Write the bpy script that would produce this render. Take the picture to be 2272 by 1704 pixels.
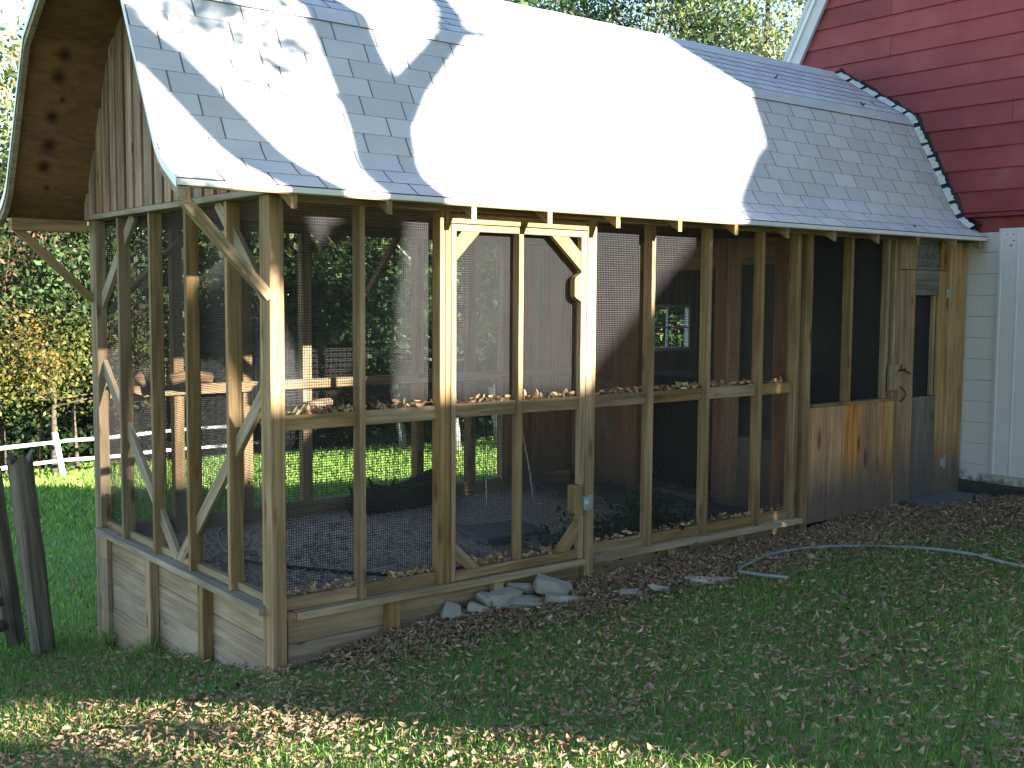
import bpy, bmesh, math, random
import numpy as np
from mathutils import Vector, Matrix
random.seed(7); rng = np.random.default_rng(7)
S = bpy.context.scene; COL = S.collection
for o in list(bpy.data.objects): bpy.data.objects.remove(o)

# ------------------------------------------------------------------ camera
cam = bpy.data.cameras.new('camera'); camo = bpy.data.objects.new('camera', cam); COL.objects.link(camo)
_p, _r, _y = math.radians(-4.4074), math.radians(0.3764), math.radians(-38.5584)
fw = Vector((math.sin(-_y)*math.cos(_p), math.cos(_y)*math.cos(_p), math.sin(_p)))
rt = fw.cross(Vector((0, 0, 1))).normalized(); up = rt.cross(fw)
r2 = rt*math.cos(_r)+up*math.sin(_r); u2 = up*math.cos(_r)-rt*math.sin(_r)
CAM = Vector((-2.8766, -5.7975, 2.1866))
camo.matrix_world = Matrix(((r2.x, u2.x, -fw.x, CAM.x), (r2.y, u2.y, -fw.y, CAM.y), (r2.z, u2.z, -fw.z, CAM.z), (0, 0, 0, 1)))
cam.sensor_fit = 'HORIZONTAL'; cam.sensor_width = 36; cam.lens = 39.47; cam.clip_start = .05; cam.clip_end = 3000
S.camera = camo
S.render.resolution_x, S.render.resolution_y = 1024, 768

# ------------------------------------------------------------------ world, sun, exposure
SUN = Vector((.35, -1, .313)).normalized()
elev = math.asin(SUN.z)
w = bpy.data.worlds.new('World'); S.world = w; w.use_nodes = True
nt = w.node_tree; nt.nodes.clear()
sky = nt.nodes.new('ShaderNodeTexSky'); sky.sky_type = 'NISHITA'; sky.sun_disc = False
sky.sun_elevation = elev; sky.sun_rotation = math.atan2(SUN.x, SUN.y)
sky.air_density = 1.0; sky.dust_density = .1; sky.ozone_density = 1.4
bg = nt.nodes.new('ShaderNodeBackground'); bg.inputs['Strength'].default_value = .075
out = nt.nodes.new('ShaderNodeOutputWorld')
nt.links.new(sky.outputs[0], bg.inputs[0]); nt.links.new(bg.outputs[0], out.inputs[0])
sl = bpy.data.lights.new('sun', 'SUN'); sl.energy = 5; sl.angle = math.radians(.55); sl.color = (1, .92, .79)
so = bpy.data.objects.new('sun', sl); COL.objects.link(so); so.location = (10, -25, 20)
so.rotation_euler = SUN.to_track_quat('Z', 'Y').to_euler()
S.view_settings.view_transform = 'Standard'; S.view_settings.look = 'None'
S.view_settings.gamma = 1; S.view_settings.exposure = 2.85; S.view_settings.use_curve_mapping = False
S.render.engine = 'CYCLES'

# ------------------------------------------------------------------ materials
class NT:
    def __init__(s, name):
        s.m = bpy.data.materials.new(name); s.m.use_nodes = True
        s.t = s.m.node_tree; s.b = s.t.nodes['Principled BSDF']; s.b.inputs['Roughness'].default_value = .8
        s.b.inputs['Specular IOR Level'].default_value = .25
    def n(s, typ, **kw):
        x = s.t.nodes.new('ShaderNode'+typ)
        for k, v in kw.items():
            if k in x.inputs: s.set(x.inputs[k], v)
            else: setattr(x, k, v)
        return x
    def set(s, i, v):
        if hasattr(v, 'is_output') or hasattr(v, 'node'): s.t.links.new(v, i)
        else: i.default_value = v
    def math(s, op, a, b=0., clamp=False):
        x = s.n('Math', operation=op, use_clamp=clamp); s.set(x.inputs[0], a); s.set(x.inputs[1], b); return x.outputs[0]
    def mix(s, f, a, b, bt='MIX'):
        x = s.n('MixRGB', blend_type=bt); s.set(x.inputs[0], f); s.set(x.inputs[1], a); s.set(x.inputs[2], b); return x.outputs[0]
    def ramp(s, f, stops):
        x = s.n('ValToRGB'); s.set(x.inputs[0], f); e = x.color_ramp.elements
        e[0].position, e[0].color = stops[0]; e[1].position, e[1].color = stops[-1]
        for p, c in stops[1:-1]:
            k = e.new(p); k.color = c
        return x.outputs[0]
    def coord(s, scale=(1, 1, 1), rnd=True, kind='Object'):
        tc = s.n('TexCoord'); v = tc.outputs[kind]
        if rnd:
            oi = s.n('ObjectInfo'); a = s.n('VectorMath', operation='ADD'); s.set(a.inputs[0], v)
            m = s.math('MULTIPLY', oi.outputs['Random'], 53.); c = s.n('CombineXYZ')
            for i in range(3): s.set(c.inputs[i], m)
            s.set(a.inputs[1], c.outputs[0]); v = a.outputs[0]
        mp = s.n('VectorMath', operation='MULTIPLY'); s.set(mp.inputs[0], v); mp.inputs[1].default_value = scale
        return mp.outputs[0]
    def noise(s, vec, scale=1., detail=4., rough=.55, dist=0.):
        x = s.n('TexNoise'); s.set(x.inputs['Vector'], vec); x.inputs['Scale'].default_value = scale
        x.inputs['Detail'].default_value = detail; x.inputs['Roughness'].default_value = rough; x.inputs['Distortion'].default_value = dist
        return x.outputs['Fac']
    def bump(s, h, st=.2, d=.01):
        x = s.n('Bump'); x.inputs['Strength'].default_value = st; x.inputs['Distance'].default_value = d
        s.set(x.inputs['Height'], h); s.set(s.b.inputs['Normal'], x.outputs[0])
    def color(s, c): s.set(s.b.inputs['Base Color'], c)
C4 = lambda r, g, b: (r, g, b, 1)

def wood(name, c1, c2, dark, knots=.13, vary=.25, stain=None, patina=None):
    t = NT(name)
    v = t.coord((1.3, 34, 34)); n1 = t.noise(v, 1., 5, .6, .6)
    v2 = t.coord((.7, 6, 6)); n2 = t.noise(v2, 1., 3, .5, 1.5)
    f = t.math('ADD', t.math('MULTIPLY', n1, .6), t.math('MULTIPLY', n2, .4))
    col = t.ramp(f, [(.36, C4(*[x*.72 for x in c2])), (.45, C4(*c2)), (.52, C4(*[(a+b)/2 for a, b in zip(c1, c2)])), (.6, C4(*c1))])
    if knots:
        vo = t.n('TexVoronoi'); t.set(vo.inputs['Vector'], t.coord((2.1, 7, 7))); vo.inputs['Scale'].default_value = 1
        kf = t.ramp(vo.outputs['Distance'], [(0, C4(1, 1, 1)), (knots*.55, C4(.85, .85, .85)), (knots, C4(0, 0, 0))])
        col = t.mix(kf, col, C4(*dark))
    # overall blotchy wear
    bl = t.noise(t.coord((1.1, 3, 3)), 1.4, 3, .6)
    col = t.mix(t.ramp(bl, [(.38, C4(0, 0, 0)), (.75, C4(.55, .55, .55))]), col, C4(*[x*.62 for x in c2]))
    oi = t.n('ObjectInfo'); hs = t.n('HueSaturation'); t.set(hs.inputs['Color'], col)
    t.set(hs.inputs['Value'], t.math('ADD', t.math('MULTIPLY', oi.outputs['Random'], vary), 1-vary*.5))
    r2_ = t.math('FRACT', t.math('MULTIPLY', oi.outputs['Random'], 17.3))
    t.set(hs.inputs['Saturation'], t.math('ADD', t.math('MULTIPLY', r2_, .35), .78))
    col = hs.outputs[0]
    if stain:   # (z0, z1, colour): splash-back staining with a ragged edge
        g = t.n('NewGeometry'); sp = t.n('SeparateXYZ'); t.set(sp.inputs[0], g.outputs['Position'])
        nn = t.noise(t.coord((1, 9, 9)), 1.2, 4, .6)
        zz = t.math('ADD', sp.outputs['Z'], t.math('MULTIPLY', t.math('SUBTRACT', nn, .5), stain[3]))
        mr = t.n('MapRange'); t.set(mr.inputs[0], zz); mr.inputs[1].default_value = stain[0]; mr.inputs[2].default_value = stain[1]
        mr.inputs[3].default_value = .93; mr.inputs[4].default_value = 0
        mr.clamp = True
        col = t.mix(mr.outputs[0], col, t.mix(n1, C4(*stain[2]), C4(*[x*1.7 for x in stain[2]])))
    t.color(col); t.bump(n1, .25, .004)
    return t.m

M = {}
M['lumber'] = wood("treated_lumber", (.375, .255, .132), (.225, .146, .071), (.11, .055, .03), .19, .3)
M['ledge'] = wood('ledge_lumber', (.42, .33, .22), (.27, .205, .13), (.14, .09, .05), .1, .15)
M['skirt'] = wood('skirt_plank', (.40, .30, .20), (.27, .195, .13), (.12, .08, .05), .1, .22)
M['pine'] = wood('pine_board', (.52, .28, .105), (.32, .155, .052), (.10, .028, .012), .26, .45, stain=(.5, .86, (.10, .08, .065), .6))
M['pinedoor'] = wood('door_board', (.48, .30, .145), (.31, .18, .08), (.11, .035, .018), .19, .35, stain=(.5, .9, (.1, .085, .07), .6))
M['greyboard'] = wood('weathered_board', (.22, .19, .165), (.13, .112, .098), (.06, .045, .035), .13, .2, stain=(.55, .95, (.085, .075, .066), .4))
M['siding'] = wood('rough_siding', (.46, .31, .215), (.27, .155, .095), (.12, .05, .03), .13, .45)
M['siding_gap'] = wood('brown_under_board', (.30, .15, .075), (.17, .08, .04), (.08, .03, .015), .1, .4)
M['inner'] = wood('partition_board', (.5, .24, .125), (.32, .145, .07), (.08, .03, .015), .12, .35, stain=(.35, .95, (.1, .075, .06), .5))
M['grey_post'] = wood('weathered_post', (.2, .165, .125), (.09, .074, .057), (.03, .025, .02), .1, .2)
M['bark'] = wood('bark', (.14, .105, .08), (.055, .042, .034), (.03, .022, .018), 0, .3)
M['log'] = wood('perch_log', (.3, .19, .11), (.13, .085, .05), (.05, .03, .02), .06, .3)
M['darklog'] = wood('driftwood', (.075, .056, .045), (.028, .022, .018), (.02, .015, .01), 0, .2)

def plain(name, c, rough=.6, var=.12, scale=6., spec=.3, metal=0., bump=0.):
    t = NT(name); n = t.noise(t.coord((1, 1, 1)), scale, 5, .6)
    t.color(t.mix(n, C4(*[x*(1-var*2) for x in c]), C4(*[min(1, x*(1+var*2)) for x in c])))
    t.b.inputs['Roughness'].default_value = rough; t.b.inputs['Specular IOR Level'].default_value = spec; t.b.inputs['Metallic'].default_value = metal
    if bump: t.bump(t.noise(t.coord(), scale*5, 4), bump, .01)
    return t.m
M['white_metal'] = plain('white_drip_edge', (.72, .73, .74), .4, .05)
M['wire'] = plain('coated_wire', (.04, .041, .046), .36, .1, spec=.6)
M['galv'] = plain('galvanised', (.34, .38, .42), .4, .1, spec=.6, metal=.3)
M['iron'] = plain('rusty_iron', (.035, .02, .015), .8, .2)
M['black'] = plain('roof_tar', (.012, .012, .018), .5, .2, spec=.5)
M['chip'] = plain('pale_flashing', (.62, .66, .66), .7, .15, 30)
M['dark'] = plain('dark_paint', (.02, .02, .024), .6, .2)
M['foil'] = plain('white_paper', (.6, .62, .66), .6, .1)
M['hose'] = plain('hose_rubber', (.2, .225, .215), .5, .18, 9., spec=.4)
M['blackhose'] = plain('black_pipe', (.01, .011, .02), .35, .2, spec=.5)
M['blue'] = plain('blue_plastic', (.03, .06, .3), .4)
M['rope'] = plain('white_rope', (.6, .58, .55), .8)
M['sawn'] = plain('sawn_log_end', (.6, .55, .45), .8, .2, 40)
M['fence'] = plain('white_fence_paint', (.78, .77, .74), .6, .08, 3.)
M['trim'] = plain('white_trim_paint', (.55, .55, .58), .6, .07, 4.)
M['vent'] = None

def shingle_mat():
    t = NT('asphalt_shingle'); v = t.coord((1, 1, 1))
    n = t.noise(v, 260, 2, .7); n2 = t.noise(v, 5, 3)
    oi = t.n('ObjectInfo')
    base = t.mix(n, C4(.47, .475, .50), C4(.74, .745, .77))
    base = t.mix(t.math('MULTIPLY', n2, .5), base, C4(.46, .46, .48))
    base = t.mix(t.ramp(t.noise(t.n('NewGeometry').outputs['Position'], 1.6, 5, .65), [(.42, C4(0, 0, 0)), (.72, C4(.5, .5, .5))]), base, C4(.5, .5, .515))
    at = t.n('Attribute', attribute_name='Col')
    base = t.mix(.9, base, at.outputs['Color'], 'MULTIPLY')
    t.color(base); t.b.inputs['Roughness'].default_value = .92; t.bump(n, .35, .003); return t.m
M['shingle'] = shingle_mat()

def ply():
    t = NT('soffit_plywood'); g = t.n('NewGeometry'); pos = g.outputs['Position']
    sc = t.n('VectorMath', operation='MULTIPLY'); t.set(sc.inputs[0], pos); sc.inputs[1].default_value = (3, 9, 9)
    n = t.noise(sc.outputs[0], 1.2, 5, .6, 1.5); col = t.ramp(n, [(.3, C4(.15, .073, .04)), (.7, C4(.26, .133, .072))])
    acc = None
    for p, r in (((-.326, 2.49, 3.871), .055), ((-.347, 2.567, 3.727), .06), ((-.30, 2.643, 3.581), .025), ((-.356, 2.705, 3.461), .055),
                 ((-.353, 2.805, 3.27), .06), ((-.372, 2.884, 3.119), .055), ((-.332, 2.96, 2.973), .028)):
        d = t.n('VectorMath', operation='DISTANCE'); t.set(d.inputs[0], pos); d.inputs[1].default_value = p
        mr = t.n('MapRange'); t.set(mr.inputs[0], d.outputs['Value']); mr.inputs[1].default_value = r*.3; mr.inputs[2].default_value = r*1.25
        mr.inputs[3].default_value = 1; mr.inputs[4].default_value = 0
        acc = mr.outputs[0] if acc is None else t.math('MAXIMUM', acc, mr.outputs[0])
    t.color(t.mix(acc, col, C4(.055, .022, .018))); return t.m
M['ply'] = ply()

def redpaint():
    t = NT('red_barn_paint'); n = t.noise(t.coord((1, 1, 1)), 2.2, 5, .65); n2 = t.noise(t.coord((1.2, 30, 30)), 1, 4)
    c = t.ramp(n, [(.25, C4(.2, .034, .036)), (.55, C4(.26, .052, .055)), (.8, C4(.31, .095, .095))])
    c = t.mix(t.math('MULTIPLY', n2, .25), c, C4(.1, .012, .02)); oi = t.n('ObjectInfo'); hs = t.n('HueSaturation'); t.set(hs.inputs['Color'], c); t.set(hs.inputs['Value'], t.math('ADD', t.math('MULTIPLY', oi.outputs['Random'], .22), .9)); c = hs.outputs[0]; t.color(c)
    t.b.inputs['Roughness'].default_value = .55; t.bump(n2, .15, .004); return t.m
M['red'] = redpaint()
def blockpaint():
    t = NT('painted_block'); n = t.noise(t.coord((1, 1, 1)), 60, 4); g = t.n('NewGeometry'); sp = t.n('SeparateXYZ'); t.set(sp.inputs[0], g.outputs['Position'])
    nn = t.noise(t.coord((1, 1, 1)), 9, 5, .7)
    f = t.math('SUBTRACT', t.math('MULTIPLY', nn, 1.), t.math('MULTIPLY', t.math('SUBTRACT', sp.outputs['Z'], .42), 2.2))
    c = t.mix(t.ramp(f, [(.28, C4(0, 0, 0)), (.5, C4(1, 1, 1))]), C4(.54, .535, .535), C4(.12, .11, .07))
    t.color(c); t.bump(n, .3, .004); return t.m
M['block'] = blockpaint()
M['panel'] = plain('white_steel_panel', (.56, .56, .575), .45, .06, 3., spec=.4)
M['stone'] = plain('field_stone', (.3, .275, .235), .85, .22, 7., bump=.5)
M['slab'] = plain('bluestone', (.12, .13, .14), .7, .22, 8., bump=.3)
M['gravel'] = plain('gravel_stone', (.42, .375, .335), .85, .35, 40.)
M['foundation'] = plain('dark_foundation', (.05, .05, .045), .9, .3, 8.)

def ground_mat():
    t = NT('lawn_soil'); tc = t.n('NewGeometry').outputs['Position']
    a = t.noise(tc, 1.1, 4, .6); b = t.noise(tc, 30, 4, .7); c = t.noise(tc, 9, 3)
    col = t.mix(t.ramp(b, [(.3, C4(0, 0, 0)), (.7, C4(1, 1, 1))]), C4(.07, .13, .028), C4(.13, .22, .055))
    br = t.mix(b, C4(.10, .07, .048), C4(.2, .145, .1))
    at = t.n('Attribute', attribute_name='Col')
    col = t.mix(at.outputs['Color'], col, br)
    col = t.mix(t.ramp(t.math('ADD', t.math('MULTIPLY', a, .6), t.math('MULTIPLY', c, .4)), [(.55, C4(0, 0, 0)), (.75, C4(.35, .35, .35))]), col, br)
    t.color(col); t.bump(b, .6, .03); t.b.inputs['Roughness'].default_value = .95; return t.m
M['ground'] = ground_mat()

def attr_mat(name, trans=.35, rough=.7, spec=.2):
    t = NT(name); at = t.n('Attribute', attribute_name='Col')
    t.color(at.outputs['Color']); t.b.inputs['Roughness'].default_value = rough; t.b.inputs['Specular IOR Level'].default_value = spec
    if trans:
        tr = t.n('BsdfTranslucent'); t.set(tr.inputs[0], at.outputs['Color']); mx = t.n('MixShader'); mx.inputs[0].default_value = trans
        o = t.t.nodes['Material Output']; t.set(mx.inputs[1], t.b.outputs[0]); t.set(mx.inputs[2], tr.outputs[0]); t.set(o.inputs[0], mx.outputs[0])
    return t.m
M['leaf'] = attr_mat('foliage', .35, .55, .3); M['blade'] = attr_mat('grass_blade', .3, .6); M['dryleaf'] = attr_mat('dry_leaf', .15, .8)
M['birch'] = wood('birch_bark', (.68, .66, .62), (.5, .47, .43), (.05, .045, .04), .2, .1)
M['housewall'] = plain('house_clapboard', (.55, .53, .48), .7); M['houseroof'] = plain('house_roof', (.09, .085, .085), .9)
def glassmat():
    t = NT('window_glass'); t.b.inputs['Base Color'].default_value = (1, 1, 1, 1); t.b.inputs['Roughness'].default_value = .02
    tr = t.n('BsdfTransparent'); gl = t.n('BsdfGlossy'); gl.inputs['Roughness'].default_value = .03; mx = t.n('MixShader'); mx.inputs[0].default_value = .08
    t.set(mx.inputs[1], tr.outputs[0]); t.set(mx.inputs[2], gl.outputs[0]); t.set(t.t.nodes['Material Output'].inputs[0], mx.outputs[0]); return t.m
M['glass'] = glassmat()

# ------------------------------------------------------------------ helpers
def tag(o, label=None, cat=None, group=None, kind=None):
    if label: o['label'] = label
    if cat: o['category'] = cat
    if group: o['group'] = group
    if kind: o['kind'] = kind
    return o
def link(name, me, mat, parent=None):
    o = bpy.data.objects.new(name, me); COL.objects.link(o)
    if mat and not me.materials: me.materials.append(M[mat] if isinstance(mat, str) else mat)
    if parent: o.parent = parent
    return o
def empty(name, loc=(0, 0, 0)):
    o = bpy.data.objects.new(name, None); COL.objects.link(o); o.location = loc; o.empty_display_size = .2; return o
def npmesh(name, V, F, mat, parent=None, cols=None, smooth=False):
    V = np.asarray(V, np.float32).reshape(-1, 3); F = np.asarray(F, np.int32); k = F.shape[1]
    me = bpy.data.meshes.new(name); me.vertices.add(len(V)); me.vertices.foreach_set('co', V.ravel())
    me.loops.add(F.size); me.loops.foreach_set('vertex_index', F.ravel()); me.polygons.add(len(F))
    me.polygons.foreach_set('loop_start', np.arange(0, F.size, k, dtype=np.int32))
    if smooth: me.polygons.foreach_set('use_smooth', np.ones(len(F), bool))
    me.update(calc_edges=True)
    if cols is not None:
        a = me.color_attributes.new('Col', 'FLOAT_COLOR', 'POINT'); c = np.ones((len(V), 4), np.float32); c[:, :3] = cols; a.data.foreach_set('color', c.ravel())
    return link(name, me, mat, parent)
def pymesh(name, V, F, mat, parent=None, smooth=False):
    me = bpy.data.meshes.new(name); me.from_pydata([tuple(v) for v in V], [], F); me.update()
    if smooth:
        for p in me.polygons: p.use_smooth = True
    return link(name, me, mat, parent)
_cache = {}
def boxmesh(L, a, b, ch):
    key = (round(L, 4), round(a, 4), round(b, 4), ch)
    if key in _cache: return _cache[key]
    h, k = L/2, min(ch, a*.2, b*.2); pa, pb = a/2, b/2
    sec = [(pa-k, -pb), (pa, -pb+k), (pa, pb-k), (pa-k, pb), (-pa+k, pb), (-pa, pb-k), (-pa, -pb+k), (-pa+k, -pb)]
    V = [(x, y, z) for x in (-h, h) for y, z in sec]
    F = [tuple(range(7, -1, -1)), tuple(range(8, 16))]+[(i, (i+1) % 8, 8+(i+1) % 8, 8+i) for i in range(8)]
    me = bpy.data.meshes.new('timber'); me.from_pydata(V, [], F); me.update(); _cache[key] = me; return me
def beam(name, p0, p1, a, b, mat, parent, side=(0, 0, 1), ch=.003):
    """timber from p0 to p1; a = thickness across 'side' x axis, b = thickness along 'side'"""
    p0, p1 = Vector(p0), Vector(p1); x = (p1-p0); L = x.length; x.normalize()
    z = Vector(side); z = (z-x*z.dot(x)).normalized(); y = z.cross(x)
    key = (round(L, 4), round(a, 4), round(b, 4), ch, mat)
    if key not in _cache:
        me = boxmesh(L, a, b, ch).copy(); me.materials.append(M[mat]); _cache[key] = me
    o = bpy.data.objects.new(name, _cache[key]); COL.objects.link(o); o.parent = parent
    c = (p0+p1)/2
    o.matrix_local = Matrix(((x.x, y.x, z.x, c.x), (x.y, y.y, z.y, c.y), (x.z, y.z, z.z, c.z), (0, 0, 0, 1)))
    return o
def bx(name, x0, x1, y0, y1, z0, z1, mat, parent, ch=.003):
    d = (x1-x0, y1-y0, z1-z0); c = ((x0+x1)/2, (y0+y1)/2, (z0+z1)/2); i = max(range(3), key=lambda k: d[k])
    if i == 0: return beam(name, (x0, c[1], c[2]), (x1, c[1], c[2]), d[1], d[2], mat, parent, (0, 0, 1), ch)
    if i == 1: return beam(name, (c[0], y0, c[2]), (c[0], y1, c[2]), d[0], d[2], mat, parent, (0, 0, 1), ch)
    return beam(name, (c[0], c[1], z0), (c[0], c[1], z1), d[0], d[1], mat, parent, (0, 1, 0), ch)
def prism(name, pts, d, mat, parent, along=None):
    """polygon pts (3d) extruded by vector d"""
    n = len(pts); P = [Vector(p) for p in pts]; D = Vector(d)
    V = P+[p+D for p in P]; F = [tuple(range(n)), tuple(range(2*n-1, n-1, -1))]+[(i, n+i, n+(i+1) % n, (i+1) % n) for i in range(n)]
    me = bpy.data.meshes.new(name); bm = bmesh.new(); vs = [bm.verts.new(v) for v in V]
    for f in F: bm.faces.new([vs[i] for i in f])
    bmesh.ops.recalc_face_normals(bm, faces=bm.faces); bm.to_mesh(me); bm.free()
    if along is not None:   # put the mesh into a frame whose local X is the grain direction
        x = Vector(along).normalized(); z = D.normalized(); z = (z-x*z.dot(x)).normalized(); y = z.cross(x); c = sum(P, Vector())/n
        m = Matrix(((x.x, y.x, z.x, c.x), (x.y, y.y, z.y, c.y), (x.z, y.z, z.z, c.z), (0, 0, 0, 1)))
        me.transform(m.inverted()); o = link(name, me, mat, parent); o.matrix_local = m; return o
    return link(name, me, mat, parent)
def tube_np(pts, rad, n=8, jit=0.):
    P = np.array(pts, float); R = np.broadcast_to(np.array(rad, float), (len(P),)); V = []; F = []
    T = np.gradient(P, axis=0); T /= np.linalg.norm(T, axis=1)[:, None]+1e-9
    ref = np.array([0.31, .92, .2]) if abs(T[0][2]) > .5 else np.array([0, 0, 1.])
    for i in range(len(P)):
        a = np.cross(T[i], ref); a /= np.linalg.norm(a)+1e-9; b = np.cross(T[i], a)
        for k in range(n):
            t = 2*math.pi*k/n; rr = R[i]*(1+jit*(random.random()-.5)); V.append(P[i]+a*math.cos(t)*rr+b*math.sin(t)*rr)
    for i in range(len(P)-1):
        for k in range(n): F.append((i*n+k, i*n+(k+1) % n, (i+1)*n+(k+1) % n, (i+1)*n+k))
    return np.array(V), F, [tuple(range(n-1, -1, -1)), tuple((len(P)-1)*n+k for k in range(n))]
def tube(name, pts, rad, mat, parent=None, n=8, jit=0., sub=0):
    if sub:
        P = np.array(pts, float); t = np.arange(len(P)); tt = np.linspace(0, len(P)-1, (len(P)-1)*sub+1)
        # catmull-rom
        Q = []
        for q in tt:
            i = min(int(q), len(P)-2); u = q-i; p0, p1, p2, p3 = P[max(i-1, 0)], P[i], P[i+1], P[min(i+2, len(P)-1)]
            Q.append(.5*((2*p1)+(-p0+p2)*u+(2*p0-5*p1+4*p2-p3)*u*u+(-p0+3*p1-3*p2+p3)*u**3))
        rad = np.interp(tt, t, np.broadcast_to(rad, (len(P),))); pts = Q
    V, F, caps = tube_np(pts, rad, n, jit); return pymesh(name, V, F+caps, mat, parent, True)
def join_tubes(name, lst, mat, parent, n=7, jit=.15):
    V = []; F = []; o = 0
    for pts, rad in lst:
        v, f, c = tube_np(pts, rad, n, jit); V.append(v); F += [tuple(i+o for i in q) for q in f+c]; o += len(v)
    return pymesh(name, np.concatenate(V), F, mat, parent, True)

def gz(X, Y):
    f = np.interp(X, [-40, -3, 0, 2.5, 5, 7.5, 20, 60], [-2.0, -.25, 0, .19, .225, .28, .3, .3])
    h = np.interp(Y, [-60, -20, -8, 0, 3, 6, 12, 27, 60], [1.6, 1.5, .85, 0, -.57, -.98, -1.6, -3.0, -3.2])
    return f+h

# ================================================================== ground
def sheet():
    xs = np.unique(np.concatenate([np.linspace(-400, -40, 10), np.linspace(-40, -6, 18), np.linspace(-6, 12, 121), np.linspace(12, 60, 25), np.linspace(60, 400, 10)]))
    ys = np.unique(np.concatenate([np.linspace(-400, -60, 10), np.linspace(-60, -8, 14), np.linspace(-8, 8, 107), np.linspace(8, 60, 40), np.linspace(60, 400, 10)]))
    X, Y = np.meshgrid(xs, ys); Z = gz(X, Y)
    Z = Z+.012*np.sin(X*2.3+Y*1.1)+.01*np.sin(X*1.3-Y*3.1)
    inner = (X > -.02) & (X < 7.4) & (Y > .03) & (Y < 3.0); Z = np.where(inner, np.minimum(Z, .12), Z)
    bare = np.exp(-((Y+.25)/.55)**2)*(X > .2)*(X < 9)*.9; bare = np.where((Y < -.25) & (X > .2), np.clip(1.15-np.abs(Y+.25)/(.45+.16*np.clip(X, 0, 7)), 0, 1), bare*(Y > -.3)); bare = np.where((X > 5.2) & (Y < 0) & (Y > -1.4), .9, bare)
    far = np.clip((Y-25)/3, 0, 1)*.8; bare = np.maximum(bare, far)
    nx, ny = len(xs), len(ys); I = np.arange(nx*ny).reshape(ny, nx)
    F = np.stack([I[:-1, :-1], I[:-1, 1:], I[1:, 1:], I[1:, :-1]], -1).reshape(-1, 4)
    c = np.repeat(bare.reshape(-1, 1), 3, 1)
    return npmesh('ground', np.stack([X, Y, Z], -1), F, 'ground', None, c, True)
tag(sheet(), kind='structure')

# ================================================================== aviary
AV = empty('aviary')
tag(AV, 'long timber aviary with wire mesh walls and a pale gambrel roof against the red barn', 'aviary')
YB, XB = 3.05, 7.35      # back wall, barn wall
# --- posts and studs
bx('post', 0, .089, 0, .089, -.12, 2.75, 'lumber', AV); bx('stud', .001, .088, .092, .13, .39, 2.75, 'lumber', AV)
bx('post', 0, .089, YB-.089, YB, -.75, 2.75, 'lumber', AV); bx('stud', .002, .08, YB-.132, YB-.092, .39, 2.75, 'lumber', AV)
for y in (2.4575, 1.837, 1.219, .60): bx('stud', 0, .089, y-.038, y, .383, 2.75, 'lumber', AV)
for x in (.585, 1.166, 3.044, 3.662, 4.29): bx('stud', x, x+.038, 0, .089, .352, 2.72, 'lumber', AV)
bx('stud', 1.207, 1.245, -.002, .087, .352, 2.72, 'lumber', AV)
bx('stud', 4.745, 4.783, .004, .089, .352, 2.72, 'lumber', AV)
bx('post', 2.407, 2.496, 0, .089, .05, 2.72, 'lumber', AV)
bx('post', 4.87, 4.955, 0, .089, .1, 2.72, 'lumber', AV); bx('stud', 4.80, 4.838, .03, .089, .352, 2.72, 'lumber', AV)
# --- plates, girts, ledges
bx('girt', -.035, .095, -.0, YB, 2.752, 2.79, 'ledge', AV)
bx('top_plate', .1, 7.33, .012, .086, 2.722, 2.80, 'lumber', AV)
bx('ledge', -.042, .10, .09, 2.955, .338, .381, 'ledge', AV)
bx('ledge', .145, 2.40, -.028, .11, .305, .349, 'ledge', AV); bx('ledge', 2.50, 4.86, -.026, .11, .305, .349, 'ledge', AV)
bx('spacer_block', .092, .14, -.015, .08, .30, .345, 'lumber', AV)
bx('bottom_plate', .045, .089, .13, 2.92, .383, .43, 'ledge', AV)
for x0, x1 in ((.092, .583), (.625, 1.164), (2.498, 3.042), (3.084, 3.66), (3.702, 4.288), (4.33, 4.743)):
    bx('bottom_plate', x0, x1, .045, .089, .351, .427, 'lumber', AV)
    bx('rail', x0, x1, .045, .086, 1.409, 1.498, 'lumber', AV)
# --- skirt planks and stub posts (retaining wall)
zs = [(.152, .333), (-.038, .148), (-.228, -.042), (-.418, -.232), (-.61, -.422)]
for a, b in zs:
    for y0, y1 in ((.10, 2.955),): bx('plank', .04+random.uniform(-.003, .003), .075, y0, y1, a, b, 'skirt', AV)
for i, (y0, y1) in enumerate(((1.84, 1.93), (.92, 1.01))): bx('stub_post', -.03, .036, y0, y1, -.7, .336, 'lumber', AV)
for a, b in zs[:3]:
    bx('plank', .12, 4.86, .05, .085, a, b-.03 if b > .3 else b, 'skirt', AV)
for x0 in (.772, 1.592, 3.253, 4.062): bx('stub_post', x0, x0+.088, -.012, .046, -.1, .303, 'lumber', AV)
bx('stub_post', .001, .11, .094, .13, -.2, .335, 'lumber', AV)
for k, (a, b) in enumerate(((.15, .335), (-.05, .146), (-.24, -.054), (-.44, -.244))): bx('plank', -.001, .036, 2.80, 2.955, a, b, 'skirt', AV)
# --- gable bracing
def gbrace(p0, p1, w=.089): return beam('brace', (.06, *p0), (.06, *p1), .036, w, 'ledge', AV, (0, p1[1]-p0[1], -(p1[0]-p0[0])))
gbrace((2.99, 1.69), (1.53, .40)); gbrace((.17, 1.64), (1.46, .41))
gbrace((2.97, 2.10), (2.24, 2.76)); gbrace((.15, 2.16), (.80, 2.76))
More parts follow.
